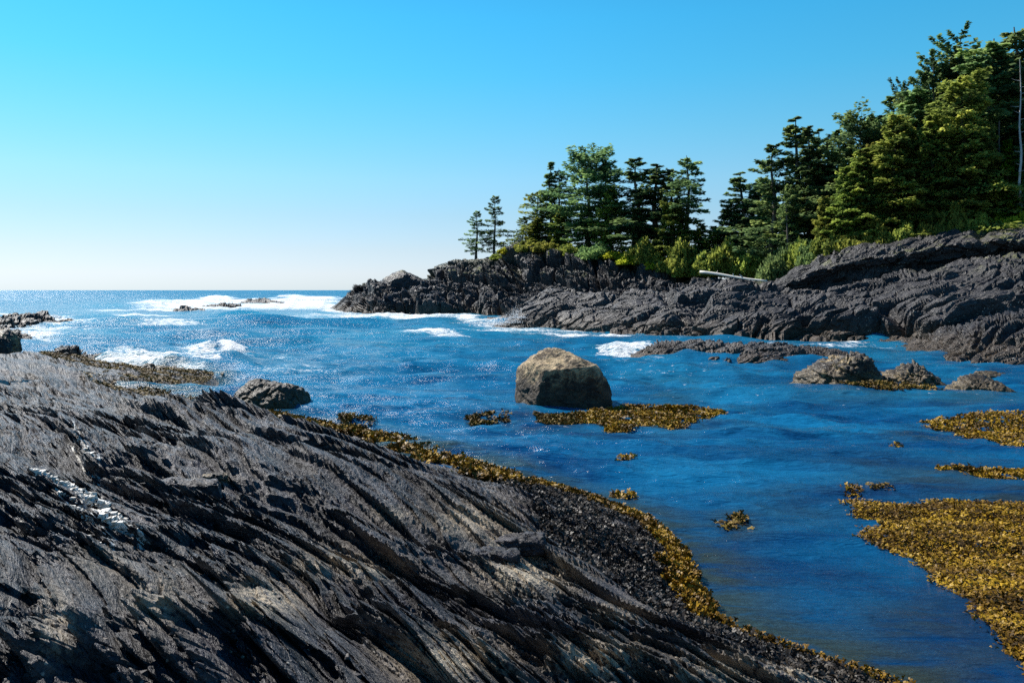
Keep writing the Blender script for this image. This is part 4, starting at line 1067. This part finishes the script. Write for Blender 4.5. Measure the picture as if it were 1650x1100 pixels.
# ------------------------------------------------------------------ trees
def leaf_mat(name, c1, c2, c3):
    m = M(name)
    w = m.coord()
    oi = m.n('ShaderNodeObjectInfo')
    t = m.attr('tint')
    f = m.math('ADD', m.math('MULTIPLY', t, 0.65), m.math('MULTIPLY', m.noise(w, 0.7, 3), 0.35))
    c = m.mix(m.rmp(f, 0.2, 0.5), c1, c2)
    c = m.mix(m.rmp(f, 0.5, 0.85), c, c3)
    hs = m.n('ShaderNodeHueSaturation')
    m.set(hs.inputs['Hue'], m.rmp(oi.outputs['Random'], 0, 1, 0.485, 0.515, False))
    m.set(hs.inputs['Value'], m.rmp(oi.outputs['Random'], 0, 1, 0.8, 1.25, False))
    m.set(hs.inputs['Color'], c)
    d = m.n('ShaderNodeBsdfDiffuse'); tr = m.n('ShaderNodeBsdfTranslucent')
    m.set(d.inputs[0], hs.outputs[0]); m.set(tr.inputs[0], hs.outputs[0])
    mx = m.n('ShaderNodeMixShader'); mx.inputs[0].default_value = 0.58
    m.t.links.new(d.outputs[0], mx.inputs[1]); m.t.links.new(tr.outputs[0], mx.inputs[2])
    return m.done(mx.outputs[0])
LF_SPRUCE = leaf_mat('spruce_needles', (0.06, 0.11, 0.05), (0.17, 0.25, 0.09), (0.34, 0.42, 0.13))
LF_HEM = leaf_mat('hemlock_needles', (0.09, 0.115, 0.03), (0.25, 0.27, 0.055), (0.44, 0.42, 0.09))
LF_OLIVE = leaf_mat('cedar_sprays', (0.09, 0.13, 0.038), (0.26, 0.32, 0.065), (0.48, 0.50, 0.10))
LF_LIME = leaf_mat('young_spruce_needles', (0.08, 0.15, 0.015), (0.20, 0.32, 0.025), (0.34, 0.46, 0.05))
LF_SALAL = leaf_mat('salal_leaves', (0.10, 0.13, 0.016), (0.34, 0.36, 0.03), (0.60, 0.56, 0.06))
m = M('bark')
wv_ = m.coord(scale=(3, 3, 0.6))
MAT_BARK = m.done(m.bsdf(m.mix(m.noise(wv_, 2.0, 5), (0.045, 0.035, 0.028), (0.16, 0.13, 0.11)), 0.85, 0.3, m.bump(m.noise(wv_, 4.0, 4), 0.8, 0.05)))
m = M('weathered_wood')
MAT_DEAD = m.done(m.bsdf(m.mix(m.noise(m.coord(scale=(1, 1, 0.3)), 3.0, 5), (0.28, 0.26, 0.24), (0.52, 0.49, 0.45)), 0.8, 0.3))
m = M('driftwood')
MAT_DRIFT = m.done(m.bsdf(m.mix(m.noise(m.coord(), 2.0, 5), (0.5, 0.45, 0.38), (0.78, 0.73, 0.64)), 0.75, 0.3))

def tube(pts, rad, ns):
    pts = np.asarray(pts, float); n = len(pts)
    t = np.gradient(pts, axis=0); t /= np.linalg.norm(t, axis=1)[:, None] + 1e-9
    a = np.cross(t, (0.31, 0.2, 0.93)); bad = np.linalg.norm(a, axis=1) < 0.1
    a[bad] = np.cross(t[bad], (1, 0, 0)); a /= np.linalg.norm(a, axis=1)[:, None]
    b = np.cross(t, a)
    th = np.arange(ns) * 2 * math.pi / ns
    V = pts[:, None] + np.asarray(rad)[:, None, None] * (np.cos(th)[None, :, None] * a[:, None] + np.sin(th)[None, :, None] * b[:, None])
    Q = []
    for i in range(n - 1):
        for j in range(ns):
            k = (j + 1) % ns
            Q.append((i * ns + j, i * ns + k, (i + 1) * ns + k, (i + 1) * ns + j))
    return V.reshape(-1, 3), np.array(Q)
def merge(parts):
    Vs, Qs, o = [], [], 0
    for V, Q in parts:
        Vs.append(V); Qs.append(Q + o); o += len(V)
    return np.concatenate(Vs), np.concatenate(Qs)
def leaves(C, Dr, Sd, l, w, tint, rr):
    """diamond sprays"""
    n = len(C)
    Dr = Dr / (np.linalg.norm(Dr, axis=1)[:, None] + 1e-9)
    Sd = np.cross(Dr, Sd); Sd /= np.linalg.norm(Sd, axis=1)[:, None] + 1e-9
    l = l[:, None]; w = w[:, None]
    V = np.stack([C - Dr * l * 0.5, C + Sd * w * 0.5 + Dr * l * 0.05, C + Dr * l * 0.5, C - Sd * w * 0.5 + Dr * l * 0.05], 1).reshape(-1, 3)
    Q = np.arange(n * 4).reshape(n, 4)
    return V, Q, np.repeat(tint, 4)

def conifer(name, seed, H=15.0, R=3.2, bare=0.1, nb=110, per=90, droop=0.25, rise=0.25, power=0.85, irregular=0.35, gap=0.0, leaf=0.42, mat=LF_SPRUCE, lean=0.0, wind=0.0, thick=0.3, rbot=1.0, flat=0.25, top=0.0):
    rr = np.random.RandomState(seed)
    zz = np.linspace(0, H, 14)
    bend = lambda z: np.stack([lean * (z / H) ** 1.6 * H + 0.12 * np.sin(z * 0.7 + seed), 0.1 * np.cos(z * 0.6 + seed)], -1)
    tp = np.column_stack([bend(zz), zz])
    tr_ = 0.022 * H * (1 - zz / H * 0.93) * (1 + 0.5 * np.exp(-zz / (0.03 * H)))
    wood = [tube(tp, tr_, 8)]
    Cs, Ds, Ss, Ls, Ws, Ts = [], [], [], [], [], []
    ga = rr.rand(6) * 6.28
    for k in range(nb):
        t = (k + rr.rand()) / nb
        t = bare + (1 - bare) * t ** 0.92
        if gap and math.sin(t * 37 + seed) * 0.5 + 0.5 < gap * rr.rand() * 1.6: continue
        az = k * 2.39996 + rr.normal() * 0.5
        u = (t - bare) / (1 - bare)
        prof_ = (1 - u * 0.97) ** power * min(1.0, rbot + (1 - rbot) * u * 5.0) + 0.03 + top * math.exp(-((u - 0.86) / 0.1) ** 2)
        irr = 1 + irregular * (math.sin(az * 2 + ga[0] + t * 5) * 0.5 + math.sin(az + ga[1] - t * 9) * 0.5 + rr.normal() * 0.45)
        Ln = max(0.25, R * prof_ * irr)
        if wind: Ln *= 1 + wind * math.cos(az)
        c0 = np.append(bend(np.array([t * H]))[0], t * H)
        dirh = np.array([math.cos(az), math.sin(az), 0.0]); lat = np.array([-math.sin(az), math.cos(az), 0.0])
        up0 = rise * (0.2 + 1.6 * u * u) + rr.normal() * 0.08
        dr = droop * (1 - 0.6 * u)
        def bp(s): return c0 + np.outer(s, dirh) * Ln + np.outer(up0 * s - dr * s * s + 0.55 * dr * s ** 4, (0, 0, 1)) * Ln
        if Ln > 0.5:
            s_ = np.array([0, 0.35, 0.7, 0.97])
            wood.append(tube(bp(s_), 0.0035 * H * (0.4 + 0.6 * (1 - u)) * np.array([1, 0.7, 0.45, 0.15]), 3))
        n = max(10, int(per * 1.5 * (0.35 + Ln / R)))
        s = 0.10 + 0.90 * rr.rand(n) ** 0.75
        off = (rr.rand(n) * 2 - 1) * thick * 1.2 * Ln * (1.15 - s) ** 0.8 * 1.1
        off += rr.normal(size=n) * 0.06
        P = bp(s) + np.outer(off, lat)
        P[:, 2] += -0.35 * np.abs(off) * droop * 2 + rr.normal(size=n) * 0.05 * (1 + flat * 2) * min(1.5, Ln)
        D = np.outer(np.ones(n), dirh) + np.outer(np.sign(off) * 0.9, lat) + rr.normal(size=(n, 3)) * 0.35
        D[:, 2] += -0.25 * droop * 4 * rr.rand(n)
        Sx = rr.normal(size=(n, 3)) * 0.45 + np.array([0, 0, 1.0])
        Cs.append(P); Ds.append(D); Ss.append(Sx)
        Ls.append(leaf * (0.6 + 0.8 * rr.rand(n))); Ws.append(leaf * (0.34 + 0.4 * rr.rand(n)))
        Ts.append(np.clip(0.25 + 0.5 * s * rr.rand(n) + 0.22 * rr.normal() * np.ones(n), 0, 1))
    C = np.concatenate(Cs)
    V, Q, T = leaves(C, np.concatenate(Ds), np.concatenate(Ss), np.concatenate(Ls), np.concatenate(Ws), np.concatenate(Ts), rr)
    Vt, Qt = merge(wood)
    return dict(H=H, trunk=mesh_np('trunk', Vt, Qt), crown=mesh_np('crown', V, Q, smooth=False, attrs={'tint': T}), mat=mat)

KIND = {
    'spruce_a': conifer('a', 1, H=15, R=3.0, bare=0.08, nb=120, per=60, irregular=0.4, gap=0.25),
    'spruce_b': conifer('b', 2, H=15, R=3.6, bare=0.22, nb=95, per=66, irregular=0.5, droop=0.2, rise=0.35, gap=0.35, power=0.7),
    'spruce_c': conifer('c', 3, H=15, R=2.6, bare=0.05, nb=130, per=52, irregular=0.3, gap=0.2, power=1.0),
    'broad': conifer('d', 4, H=13, R=4.6, bare=0.16, nb=105, per=95, irregular=0.45, droop=0.12, rise=0.5, power=0.42, gap=0.15, thick=0.42),
    'sparse': conifer('e', 5, H=11, R=2.6, bare=0.14, nb=64, per=85, irregular=0.45, droop=0.18, rise=0.30, power=0.65, leaf=0.30, thick=0.30, gap=0.2),
    'flagged': conifer('f', 6, H=16, R=3.1, bare=0.42, nb=62, per=85, irregular=0.3, droop=0.12, rise=0.1, power=0.6, leaf=0.36, wind=0.25, gap=0.15, rbot=0.75),
    'candelabra': conifer('g', 7, H=18, R=3.4, bare=0.45, nb=52, per=80, irregular=0.5, droop=0.02, rise=0.75, power=0.5, leaf=0.42, thick=0.24, gap=0.2),
    'hemlock': conifer('h', 8, H=15, R=3.2, bare=0.03, nb=135, per=85, irregular=0.45, droop=0.45, rise=0.3, power=0.62, mat=LF_HEM, thick=0.42, leaf=0.42),
    'hemlock_b': conifer('i', 9, H=14, R=3.8, bare=0.04, nb=120, per=95, irregular=0.6, droop=0.4, rise=0.35, power=0.5, mat=LF_HEM, thick=0.45, leaf=0.42),
    'cedar': conifer('j', 10, H=16, R=3.4, bare=0.02, nb=140, per=85, irregular=0.4, droop=0.5, rise=0.25, power=0.6, mat=LF_OLIVE, thick=0.42, leaf=0.44),
    'young': conifer('k', 11, H=9, R=2.0, bare=0.02, nb=120, per=55, irregular=0.15, droop=0.25, rise=0.2, power=0.95, mat=LF_LIME, leaf=0.30),
    'dark_cedar': conifer('l', 12, H=16, R=3.6, bare=0.06, nb=130, per=85, irregular=0.45, droop=0.4, rise=0.3, power=0.55, mat=LF_SPRUCE, thick=0.42, leaf=0.44),
    'bent': conifer('n', 14, H=10, R=3.0, bare=0.12, nb=60, per=75, irregular=0.5, droop=0.1, rise=0.25, power=0.5, mat=LF_OLIVE, leaf=0.32, lean=-0.12, wind=-0.35, thick=0.38),
}
USED = set()
def plant(name, kind, u, vt, vb, Y, wscale=1.0, label='', cat='conifer', group=None, rz=None, mat=None):
    k = KIND[kind]
    if u > 1240: Y = max(Y, float(Yr(u)) + 5.0) + (3.0 if Y > 90 else 0.0)
    else: Y = float(Yi(u)) + 26.5 + max(0.0, (Y - 104) * 0.35)
    p = pix(u, vb, Y)
    h = (vb - vt) / F * Y
    t = thing(name, label, cat, tuple(p), rz if rz is not None else (u * 1.7 + vt) % 6.28, group)
    s = h / k['H']
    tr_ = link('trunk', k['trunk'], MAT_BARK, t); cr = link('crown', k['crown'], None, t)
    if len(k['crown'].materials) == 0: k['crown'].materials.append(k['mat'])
    if mat is not None:
        cr.material_slots[0].link = 'OBJECT'; cr.material_slots[0].material = mat
    wf = 1.5 if u > 1140 else (1.35 if kind == 'sparse' else (1.7 if kind.startswith('spruce') else 1.4))
    t.scale = (s * wscale * wf, s * wscale * wf, s)
    return t

TREES = [
 # islet: the pair standing apart
 ('spruce_tree', 'sparse', 768, 341, 420, 122, 1.05, 'shorter wind-thinned spruce, outermost of the pair at the tip of the headland'),
 ('spruce_tree', 'sparse', 797, 317, 416, 124, 0.85, 'taller thin spruce with bare trunk, the inner one of the separate pair'),
 # islet: the grove
 ('leaning_pine', 'bent', 838, 350, 410, 118, 1.1, 'low sea-bent conifer starting the grove above the cliff edge'),
 ('leaning_pine', 'bent', 862, 310, 408, 119, 1.05, 'mid-height conifer with flat seaward branches behind the low bent one'),
 ('spruce_tree', 'spruce_c', 887, 262, 408, 120, 0.85, 'slim pointed spruce, first tall spire of the islet grove'),
 ('spruce_tree', 'flagged', 901, 271, 408, 122, 0.75, 'thin-topped spruce with open trunk close behind the first spire'),
 ('spruce_tree', 'broad', 948, 253, 412, 116, 0.95, 'tall broad dark spruce with a wide crown, bulkiest of the grove'),
 ('spruce_tree', 'spruce_b', 976, 260, 414, 119, 0.75, 'narrow dark spruce pressed against the bulkiest tree'),
 ('spruce_tree', 'spruce_b', 1026, 258, 425, 114, 1.15, 'dense spruce with a blunt pointed top in the middle of the grove'),
 ('spruce_tree', 'spruce_a', 1056, 266, 430, 113, 1.25, 'dark spruce adjoining the blunt-topped one on its landward side'),
 ('spruce_tree', 'spruce_b', 1082, 274, 435, 116, 0.75, 'slender spruce in the notch before the flat-branched tree'),
 ('spruce_tree', 'flagged', 1108, 250, 438, 110, 0.95, 'spruce with flat open tiers on a bare trunk, last tall tree of the islet grove'),
 ('hemlock_tree', 'hemlock_b', 1085, 330, 438, 104, 0.95, 'yellow-green leafy tree below the flat-tiered spruce'),
 ('hemlock_tree', 'cedar', 985, 300, 420, 108, 0.9, 'mid-green conifer filling the centre of the grove under the tall crowns'),
 ('hemlock_tree', 'cedar', 905, 335, 412, 112, 1.1, 'olive conifer with layered boughs near the grove\'s seaward cliff'),
 ('spruce_tree', 'dark_cedar', 945, 335, 418, 108, 1.2, 'low dark conifer shading the cliff top below the bulkiest spruce'),
 ('spruce_tree', 'dark_cedar', 1030, 345, 430, 106, 1.1, 'low dark conifer above the yellow bushes'),
 ('hemlock_tree', 'hemlock', 865, 352, 412, 112, 1.2, 'small yellow-green conifer at the seaward foot of the grove'),
 ('hemlock_tree', 'cedar', 1130, 360, 445, 102, 1.1, 'short bushy conifer filling the saddle beside the islet grove'),
 # between islet and forest
 ('spruce_tree', 'spruce_a', 1195, 278, 438, 96, 1.25, 'dark pointed spruce, first of the main forest after the gap of sky'),
 ('hemlock_tree', 'dark_cedar', 1178, 330, 440, 94, 1.2, 'bushy conifer with a side bough reaching into the gap of sky'),
 ('hemlock_tree', 'cedar', 1150, 365, 442, 95, 1.3, 'low green conifer at the foot of the gap of sky'),
 ('spruce_tree', 'spruce_b', 1246, 236, 440, 97, 0.95, 'spruce with one long bare twig below the twin-topped tree'),
 ('spruce_tree', 'spruce_a', 1284, 189, 440, 96, 0.95, 'tall dark spruce with ragged double top standing above its neighbours'),
 ('spruce_tree', 'spruce_c', 1303, 206, 440, 94, 0.9, 'dark spruce shoulder to shoulder with the ragged double-topped one'),
 ('spruce_tree', 'spruce_a', 1320, 209, 438, 97, 0.9, 'dark spruce with short stiff top just past the double-topped pair'),
 ('spruce_tree', 'spruce_c', 1351, 212, 430, 98, 1.05, 'evenly pointed spruce standing in the middle of the forest skyline'),
 ('spruce_tree', 'dark_cedar', 1232, 290, 440, 92, 0.9, 'dark bushy conifer in front of the twin-topped spruces'),
 ('spruce_tree', 'dark_cedar', 1275, 300, 442, 91, 0.7, 'dark conifer with visible trunks beneath at the edge of the ridge'),
 ('spruce_tree', 'broad', 1386, 203, 415, 92, 0.75, 'spruce whose top meets the lower end of the steep skyline'),
 ('spruce_tree', 'spruce_c', 1401, 207, 412, 94, 0.9, 'thin spruce top rising just behind the steep skyline\'s first tree'),
 ('spruce_tree', 'dark_cedar', 1424, 190, 410, 93, 0.95, 'dark rounded conifer top on the steep skyline'),
 ('spruce_tree', 'candelabra', 1457, 141, 405, 93, 0.5, 'spruce with upswept boughs breaking the steep skyline at its middle'),
 ('spruce_tree', 'spruce_b', 1443, 158, 405, 95, 0.95, 'ragged spruce leaning beside the upswept one'),
 ('spruce_tree', 'candelabra', 1504, 103, 395, 92, 0.55, 'broken-looking spruce crown just below the bold candelabra tree'),
 ('spruce_tree', 'spruce_b', 1522, 112, 395, 94, 0.85, 'dense spruce between the broken crown and the bold candelabra'),
 ('spruce_tree', 'candelabra', 1547, 62, 390, 92, 0.7, 'bold candelabra spruce with upturned arms, first of the three highest trees'),
 ('spruce_tree', 'flagged', 1596, 64, 385, 88, 1.15, 'tall layered spruce with bare lower trunk, middle of the three highest'),
 ('spruce_tree', 'flagged', 1640, 43, 380, 90, 1.05, 'highest spruce with windblown tip at the frame edge'),
 ('spruce_tree', 'spruce_b', 1690, 60, 375, 90, 0.9, 'tall spruce just past the highest tree'),
 ('spruce_tree', 'broad', 1575, 120, 385, 94, 0.9, 'dark spruce filling the space between candelabra and layered spruce'),
 ('spruce_tree', 'broad', 1620, 125, 380, 95, 0.95, 'dark spruce filling between the two highest spruces'),
 ('spruce_tree', 'dark_cedar', 1480, 150, 400, 90, 1.0, 'dark full conifer under the broken crown'),
 # sunlit front rank
 ('hemlock_tree', 'hemlock', 1330, 318, 430, 84, 0.8, 'low yellow-green hemlock at the start of the sunlit front rank'),
 ('hemlock_tree', 'cedar', 1362, 270, 415, 86, 0.9, 'olive conifer with hanging sprays above the dark ridge\'s near bend'),
 ('hemlock_tree', 'cedar', 1392, 240, 408, 84, 0.85, 'mid-green cedar between the skyline spruces and the ridge'),
 ('hemlock_tree', 'hemlock', 1442, 188, 402, 82, 0.85, 'bright yellow-green hemlock column, tallest of the sunlit rank'),
 ('hemlock_tree', 'hemlock_b', 1418, 280, 402, 80, 0.8, 'drooping yellow-green hemlock at the foot of the bright column'),
 ('hemlock_tree', 'hemlock', 1478, 242, 395, 79, 0.75, 'hemlock with shelf-like boughs and dark gaps beside the bright column'),
 ('hemlock_tree', 'cedar', 1500, 190, 395, 84, 0.8, 'shaded olive conifer behind the shelf-boughed hemlock'),
 ('hemlock_tree', 'hemlock_b', 1553, 128, 388, 84, 0.75, 'pale olive hemlock directly beneath the candelabra spruce'),
 ('hemlock_tree', 'hemlock_b', 1540, 235, 385, 78, 0.8, 'golden-green hemlock with full rounded head in mid slope'),
 ('hemlock_tree', 'cedar', 1580, 215, 378, 80, 0.75, 'shadowed cedar between golden hemlock and the bare trunks'),
 ('hemlock_tree', 'hemlock', 1590, 200, 378, 82, 0.55, 'thin light-green tree on a pale slender trunk'),
 ('young_conifer', 'young', 1624, 226, 362, 76, 0.95, 'vivid lime-green young conifer of neat cone shape near the frame edge'),
 ('hemlock_tree', 'dark_cedar', 1655, 230, 362, 78, 0.8, 'dark conifer behind the vivid young cone'),
 ('hemlock_tree', 'cedar', 1700, 180, 360, 80, 0.9, 'olive conifer just past the young lime cone'),
 ('hemlock_tree', 'dark_cedar', 1750, 90, 350, 84, 0.9, 'big dark conifer beyond the frame side of the forest'),
 ('hemlock_tree', 'hemlock', 1510, 300, 388, 76, 0.8, 'short yellow-green hemlock at the ridge edge below the golden one'),
 ('hemlock_tree', 'cedar', 1455, 310, 395, 77, 0.9, 'short olive cedar at the ridge edge below the bright column'),
 ('hemlock_tree', 'dark_cedar', 1570, 290, 375, 77, 0.85, 'shaded low conifer under the pale-trunked tree'),
 ('spruce_tree', 'spruce_c', 1336, 224, 434, 96, 0.8, 'slim spruce in the notch between the stiff-topped and the evenly pointed spruces'),
 ('spruce_tree', 'spruce_c', 1370, 226, 420, 95, 0.8, 'slim spruce filling the dip below the lower end of the steep skyline'),
 ('spruce_tree', 'spruce_a', 1216, 296, 440, 96, 0.85, 'shorter dark spruce just beside the first of the main forest'),
 ('hemlock_tree', 'hemlock', 1408, 232, 404, 86, 0.6, 'slim light-green hemlock leaning into the bright column'),
 ('spruce_tree', 'spruce_c', 1490, 128, 398, 96, 0.6, 'slim dark spruce just downhill of the broken crown'),
 ('hemlock_tree', 'cedar', 1522, 175, 390, 86, 0.6, 'slim olive cedar between broken crown and pale olive hemlock'),
 ('hemlock_tree', 'hemlock', 1462, 205, 398, 86, 0.55, 'slim yellow-green spire close uphill of the bright column'),
 ('spruce_tree', 'spruce_a', 1608, 92, 382, 94, 0.6, 'slim spruce squeezed between layered and highest spruces'),
 ('hemlock_tree', 'cedar', 1385, 320, 402, 80, 0.9, 'small olive conifer where the dark ridge begins to climb'),
]
for (nm, kd, u, vt, vb, Yt, ws_, lb) in TREES:
    plant(nm, kd, u, vt, vb + 3, Yt, ws_, lb)

# dead snag
rr = np.random.RandomState(9)
p0 = pix(1644, 372, 80); hgt = (372 - 96) / F * 80
t = thing('dead_snag', 'bare pale dead trunk standing upright in front of the highest spruce', 'dead tree', tuple(p0))
zz = np.linspace(0, hgt, 16)
V, Q = tube(np.column_stack([0.08 * np.sin(zz), 0.05 * np.cos(zz * 1.3), zz]), 0.17 * (1 - zz / hgt * 0.85), 8)
link('trunk', mesh_np('trunk', V, Q), MAT_DEAD, t)
for k in range(16):
    z0 = hgt * (0.35 + 0.6 * k / 16); az = rr.rand() * 6.28; ln = 0.35 + rr.rand() * 0.7
    s_ = np.array([0, .5, 1.0])
    V, Q = tube(np.column_stack([s_ * math.cos(az) * ln, s_ * math.sin(az) * ln, z0 + 0.2 * s_ * s_ * ln]), [0.035, 0.022, 0.008], 4)
    link('branch', mesh_np('branch', V, Q), MAT_DEAD, t)
# pale slender trunks seen in the wood
for u, vt, vb, Yt, lb in ((1611, 195, 368, 84, 'straight grey bare trunk behind the vivid young conifer'), (1588, 245, 376, 83, 'thinner leaning grey trunk in the shade of the wood'),
                          (1268, 330, 445, 93, 'bare dark trunk with sky showing beside it in the dark wood'), (1281, 325, 445, 94, 'second bare trunk by the slit of sky in the dark wood')):
    p0 = pix(u, vb, Yt); h_ = (vb - vt) / F * Yt
    t = thing('bare_trunk', lb, 'tree trunk', tuple(p0))
    zz = np.linspace(0, h_, 10)
    V, Q = tube(np.column_stack([0.1 * np.sin(zz * 0.5), 0 * zz, zz]), 0.15 * (1 - zz / h_ * 0.5), 7)
    link('trunk', mesh_np('trunk', V, Q), MAT_BARK, t)
    for k in range(7):
        az = rr.rand() * 6.28; ln = 0.4 + rr.rand() * 0.6; z0 = h_ * (0.2 + 0.75 * k / 7)
        V, Q = tube(np.column_stack([s_ * math.cos(az) * ln, s_ * math.sin(az) * ln, z0 + 0.1 * s_]), [0.03, 0.02, 0.006], 3)
        link('branch', mesh_np('branch', V, Q), MAT_BARK, t)

# ------------------------------------------------------------------ bushes
def bush_mesh(seed, n=5200, clumps=46, leaf=0.26):
    rr = np.random.RandomState(seed)
    cc = rr.normal(size=(clumps, 3)); cc /= np.linalg.norm(cc, axis=1)[:, None]
    cc[:, 2] = np.abs(cc[:, 2]); cc *= (0.45 + 0.5 * rr.rand(clumps))[:, None] * np.array([1.6, 1.3, 1.0])
    i = rr.randint(0, clumps, n)
    r = 0.26 + 0.2 * rr.rand(clumps)
    d = rr.normal(size=(n, 3)); d /= np.linalg.norm(d, axis=1)[:, None]
    P = cc[i] + d * (r[i] * rr.rand(n) ** 0.4)[:, None]
    P[:, 2] = np.maximum(P[:, 2], 0.0) + 0.02
    D = d + rr.normal(size=(n, 3)) * 0.5
    T = np.clip(rr.rand(clumps)[i] * 0.6 + 0.4 * rr.rand(n), 0, 1)
    V, Q, T = leaves(P, D, rr.normal(size=(n, 3)), leaf * (0.5 + 0.7 * rr.rand(n)), leaf * (0.35 + 0.4 * rr.rand(n)), T, rr)
    st = []
    for k in range(9):
        c = cc[k * 4 % clumps]
        st.append(tube([(0, 0, 0), c * 0.45 + (0, 0, 0.05), c * 0.95], [0.05, 0.035, 0.012], 4))
    Vs, Qs = merge(st)
    return mesh_np('foliage', V, Q, smooth=False, attrs={'tint': T}), mesh_np('stems', Vs, Qs)
BUSH = [bush_mesh(k) for k in (21, 22, 23)]
def bush(u, vt, vb, Y, wpx, mat, label, k=0, name='bush', group=None):
    Y = max(Y, float(Yr(u)) + 2.8) if u > 1250 else float(Yi(u)) + 21.8 + max(0.0, (Y - 100) * 0.12)
    if u < 1250: vb -= 4; vt += 0.16 * (vb - vt)
    p = pix(u, vb, Y)
    h = (vb - vt) / F * Y; w = wpx / F * Y
    t = thing(name, label, 'bush', tuple(p), (u * 0.7) % 6.28, group)
    t.scale = (w / 3.2, w / 3.2, h / 1.25)
    f = link('foliage', BUSH[k % 3][0], None, t)
    if len(BUSH[k % 3][0].materials) == 0: BUSH[k % 3][0].materials.append(LF_SALAL)
    f.material_slots[0].link = 'OBJECT'; f.material_slots[0].material = mat
    link('stems', BUSH[k % 3][1], MAT_BARK, t)
    return t
G = 'bushes along the foot of the trees'
BL = [
 (822, 394, 412, 118, 40, LF_SALAL, 'low yellow-green bush on the seaward cliff edge behind the separate spruces'),
 (845, 382, 408, 116, 45, LF_HEM, 'rounded green bush at the foot of the bent conifers'),
 (800, 406, 420, 120, 24, LF_OLIVE, 'tiny bush at the foot of the taller separate spruce'),
 (878, 385, 408, 113, 45, LF_HEM, 'bush under the first spire of the grove'),
 (915, 388, 414, 110, 50, LF_OLIVE, 'shaded bush at the top of the pale cliff scar'),
 (960, 385, 420, 108, 60, LF_SPRUCE, 'dark bush in the hollow above the cliff'),
 (985, 402, 420, 105, 50, LF_SALAL, 'yellow bush spilling over the cliff edge, seaward end of the yellow row'),
 (1020, 400, 428, 103, 56, LF_SALAL, 'yellow-green bush, second along the yellow row'),
 (1055, 402, 436, 102, 46, LF_SALAL, 'brightest yellow bush of the row above the cliff'),
 (1078, 408, 440, 101, 50, LF_HEM, 'green bush at the landward end of the yellow row'),
 (1040, 372, 425, 105, 60, LF_HEM, 'green bush behind the yellow row'),
 (1100, 375, 440, 102, 60, LF_HEM, 'leafy bush under the flat-tiered spruce'),
 (1105, 415, 448, 99, 50, LF_OLIVE, 'bush at the end of the white log'),
 (1138, 395, 445, 98, 55, LF_OLIVE, 'bush in the saddle behind the white log'),
 (1165, 372, 446, 95, 60, LF_HEM, 'tall leafy bush under the gap of sky'),
 (1200, 395, 446, 93, 60, LF_OLIVE, 'dark bush behind the landward half of the white log'),
 (1235, 390, 448, 92, 60, LF_OLIVE, 'dark bush in the shade at the corner of the wood'),
 (1255, 400, 448, 90, 60, LF_SPRUCE, 'dark bush in the deep shade before the ridge'),
 (1285, 385, 440, 90, 55, LF_OLIVE, 'bush lit on one side at the foot of the bare trunks'),
 (1232, 442, 455, 88, 24, LF_SALAL, 'small mossy bush at the low end of the ridge'),
 (1310, 385, 425, 88, 50, LF_SPRUCE, 'dark bush where the ridge starts to rise'),
 (1340, 375, 412, 86, 60, LF_OLIVE, 'olive bush on the first shoulder of the ridge'),
 (1375, 372, 405, 84, 60, LF_HEM, 'green bush on the ridge below the small olive conifer'),
 (1415, 362, 402, 82, 60, LF_HEM, 'lit bush on the ridge below the drooping hemlock'),
 (1455, 358, 394, 80, 60, LF_OLIVE, 'bush on the ridge below the short olive cedar'),
 (1500, 340, 388, 78, 60, LF_HEM, 'full leafy bush on the crest of the ridge'),
 (1540, 328, 382, 77, 64, LF_HEM, 'largest leafy bush on the ridge crest below the golden hemlock'),
 (1580, 342, 376, 76, 56, LF_OLIVE, 'shaded bush on the ridge below the grey trunks'),
 (1610, 347, 370, 75, 40, LF_SALAL, 'yellow-green bush at the foot of the vivid young conifer'),
 (1640, 342, 366, 73, 50, LF_SALAL, 'bright golden bush on the ridge at the frame edge'),
 (1690, 335, 365, 73, 60, LF_HEM, 'green bush past the bright golden one'),
 (1480, 372, 386, 76, 30, LF_SALAL, 'small moss-green cushion bush on the ridge crest'),
 (1395, 392, 402, 82, 24, LF_SALAL, 'tiny yellow-green cushion on the ridge shoulder'),
]
for k, (u, vt, vb, Yb, wp, mt, lb) in enumerate(BL):
    bush(u, vt, vb + 2, Yb, wp * 1.15, mt, lb, k, group=G)

# ------------------------------------------------------------------ driftwood
a, b = pix(1128, 438, 80), pix(1236, 453, 76)
d = b - a; ln = np.linalg.norm(d); s_ = np.linspace(0, 1, 12)
t = thing('driftwood_log', 'long sun-bleached white log lying at the top of the platform below the wood', 'log', tuple(a))
pts = np.outer(s_, d) + np.column_stack([0 * s_, 0 * s_, 0.04 * np.sin(s_ * 7)])
V, Q = tube(pts, 0.14 - 0.06 * s_, 9)
nV = len(V); V = np.vstack([V, pts[0:1], pts[-1:]])
caps = [(nV, (j + 1) % 9, j) for j in range(9)] + [(nV + 1, nV - 9 + j, nV - 9 + (j + 1) % 9) for j in range(9)]
link('trunk', mesh_np('trunk', V, Q, caps), MAT_DRIFT, t)
for k, s0 in enumerate((0.25, 0.5, 0.62)):
    q0 = s0 * d
    V, Q = tube([q0, q0 + (0.05, -0.05, 0.15), q0 + (0.15 - 0.15 * k, 0, 0.3)], [0.07, 0.05, 0.02], 5)
    link('branch', mesh_np('branch', V, Q), MAT_DRIFT, t)
tot = sum(len(me.polygons) for me in bpy.data.meshes)
print('polygons in meshes', tot, [(me.name, len(me.polygons)) for me in bpy.data.meshes if len(me.polygons) > 40000])

print('triangles', sum(sum(len(p.vertices) - 2 for p in me.polygons) if len(me.polygons) < 3000 else len(me.loops) - 2 * len(me.polygons) for me in bpy.data.meshes))
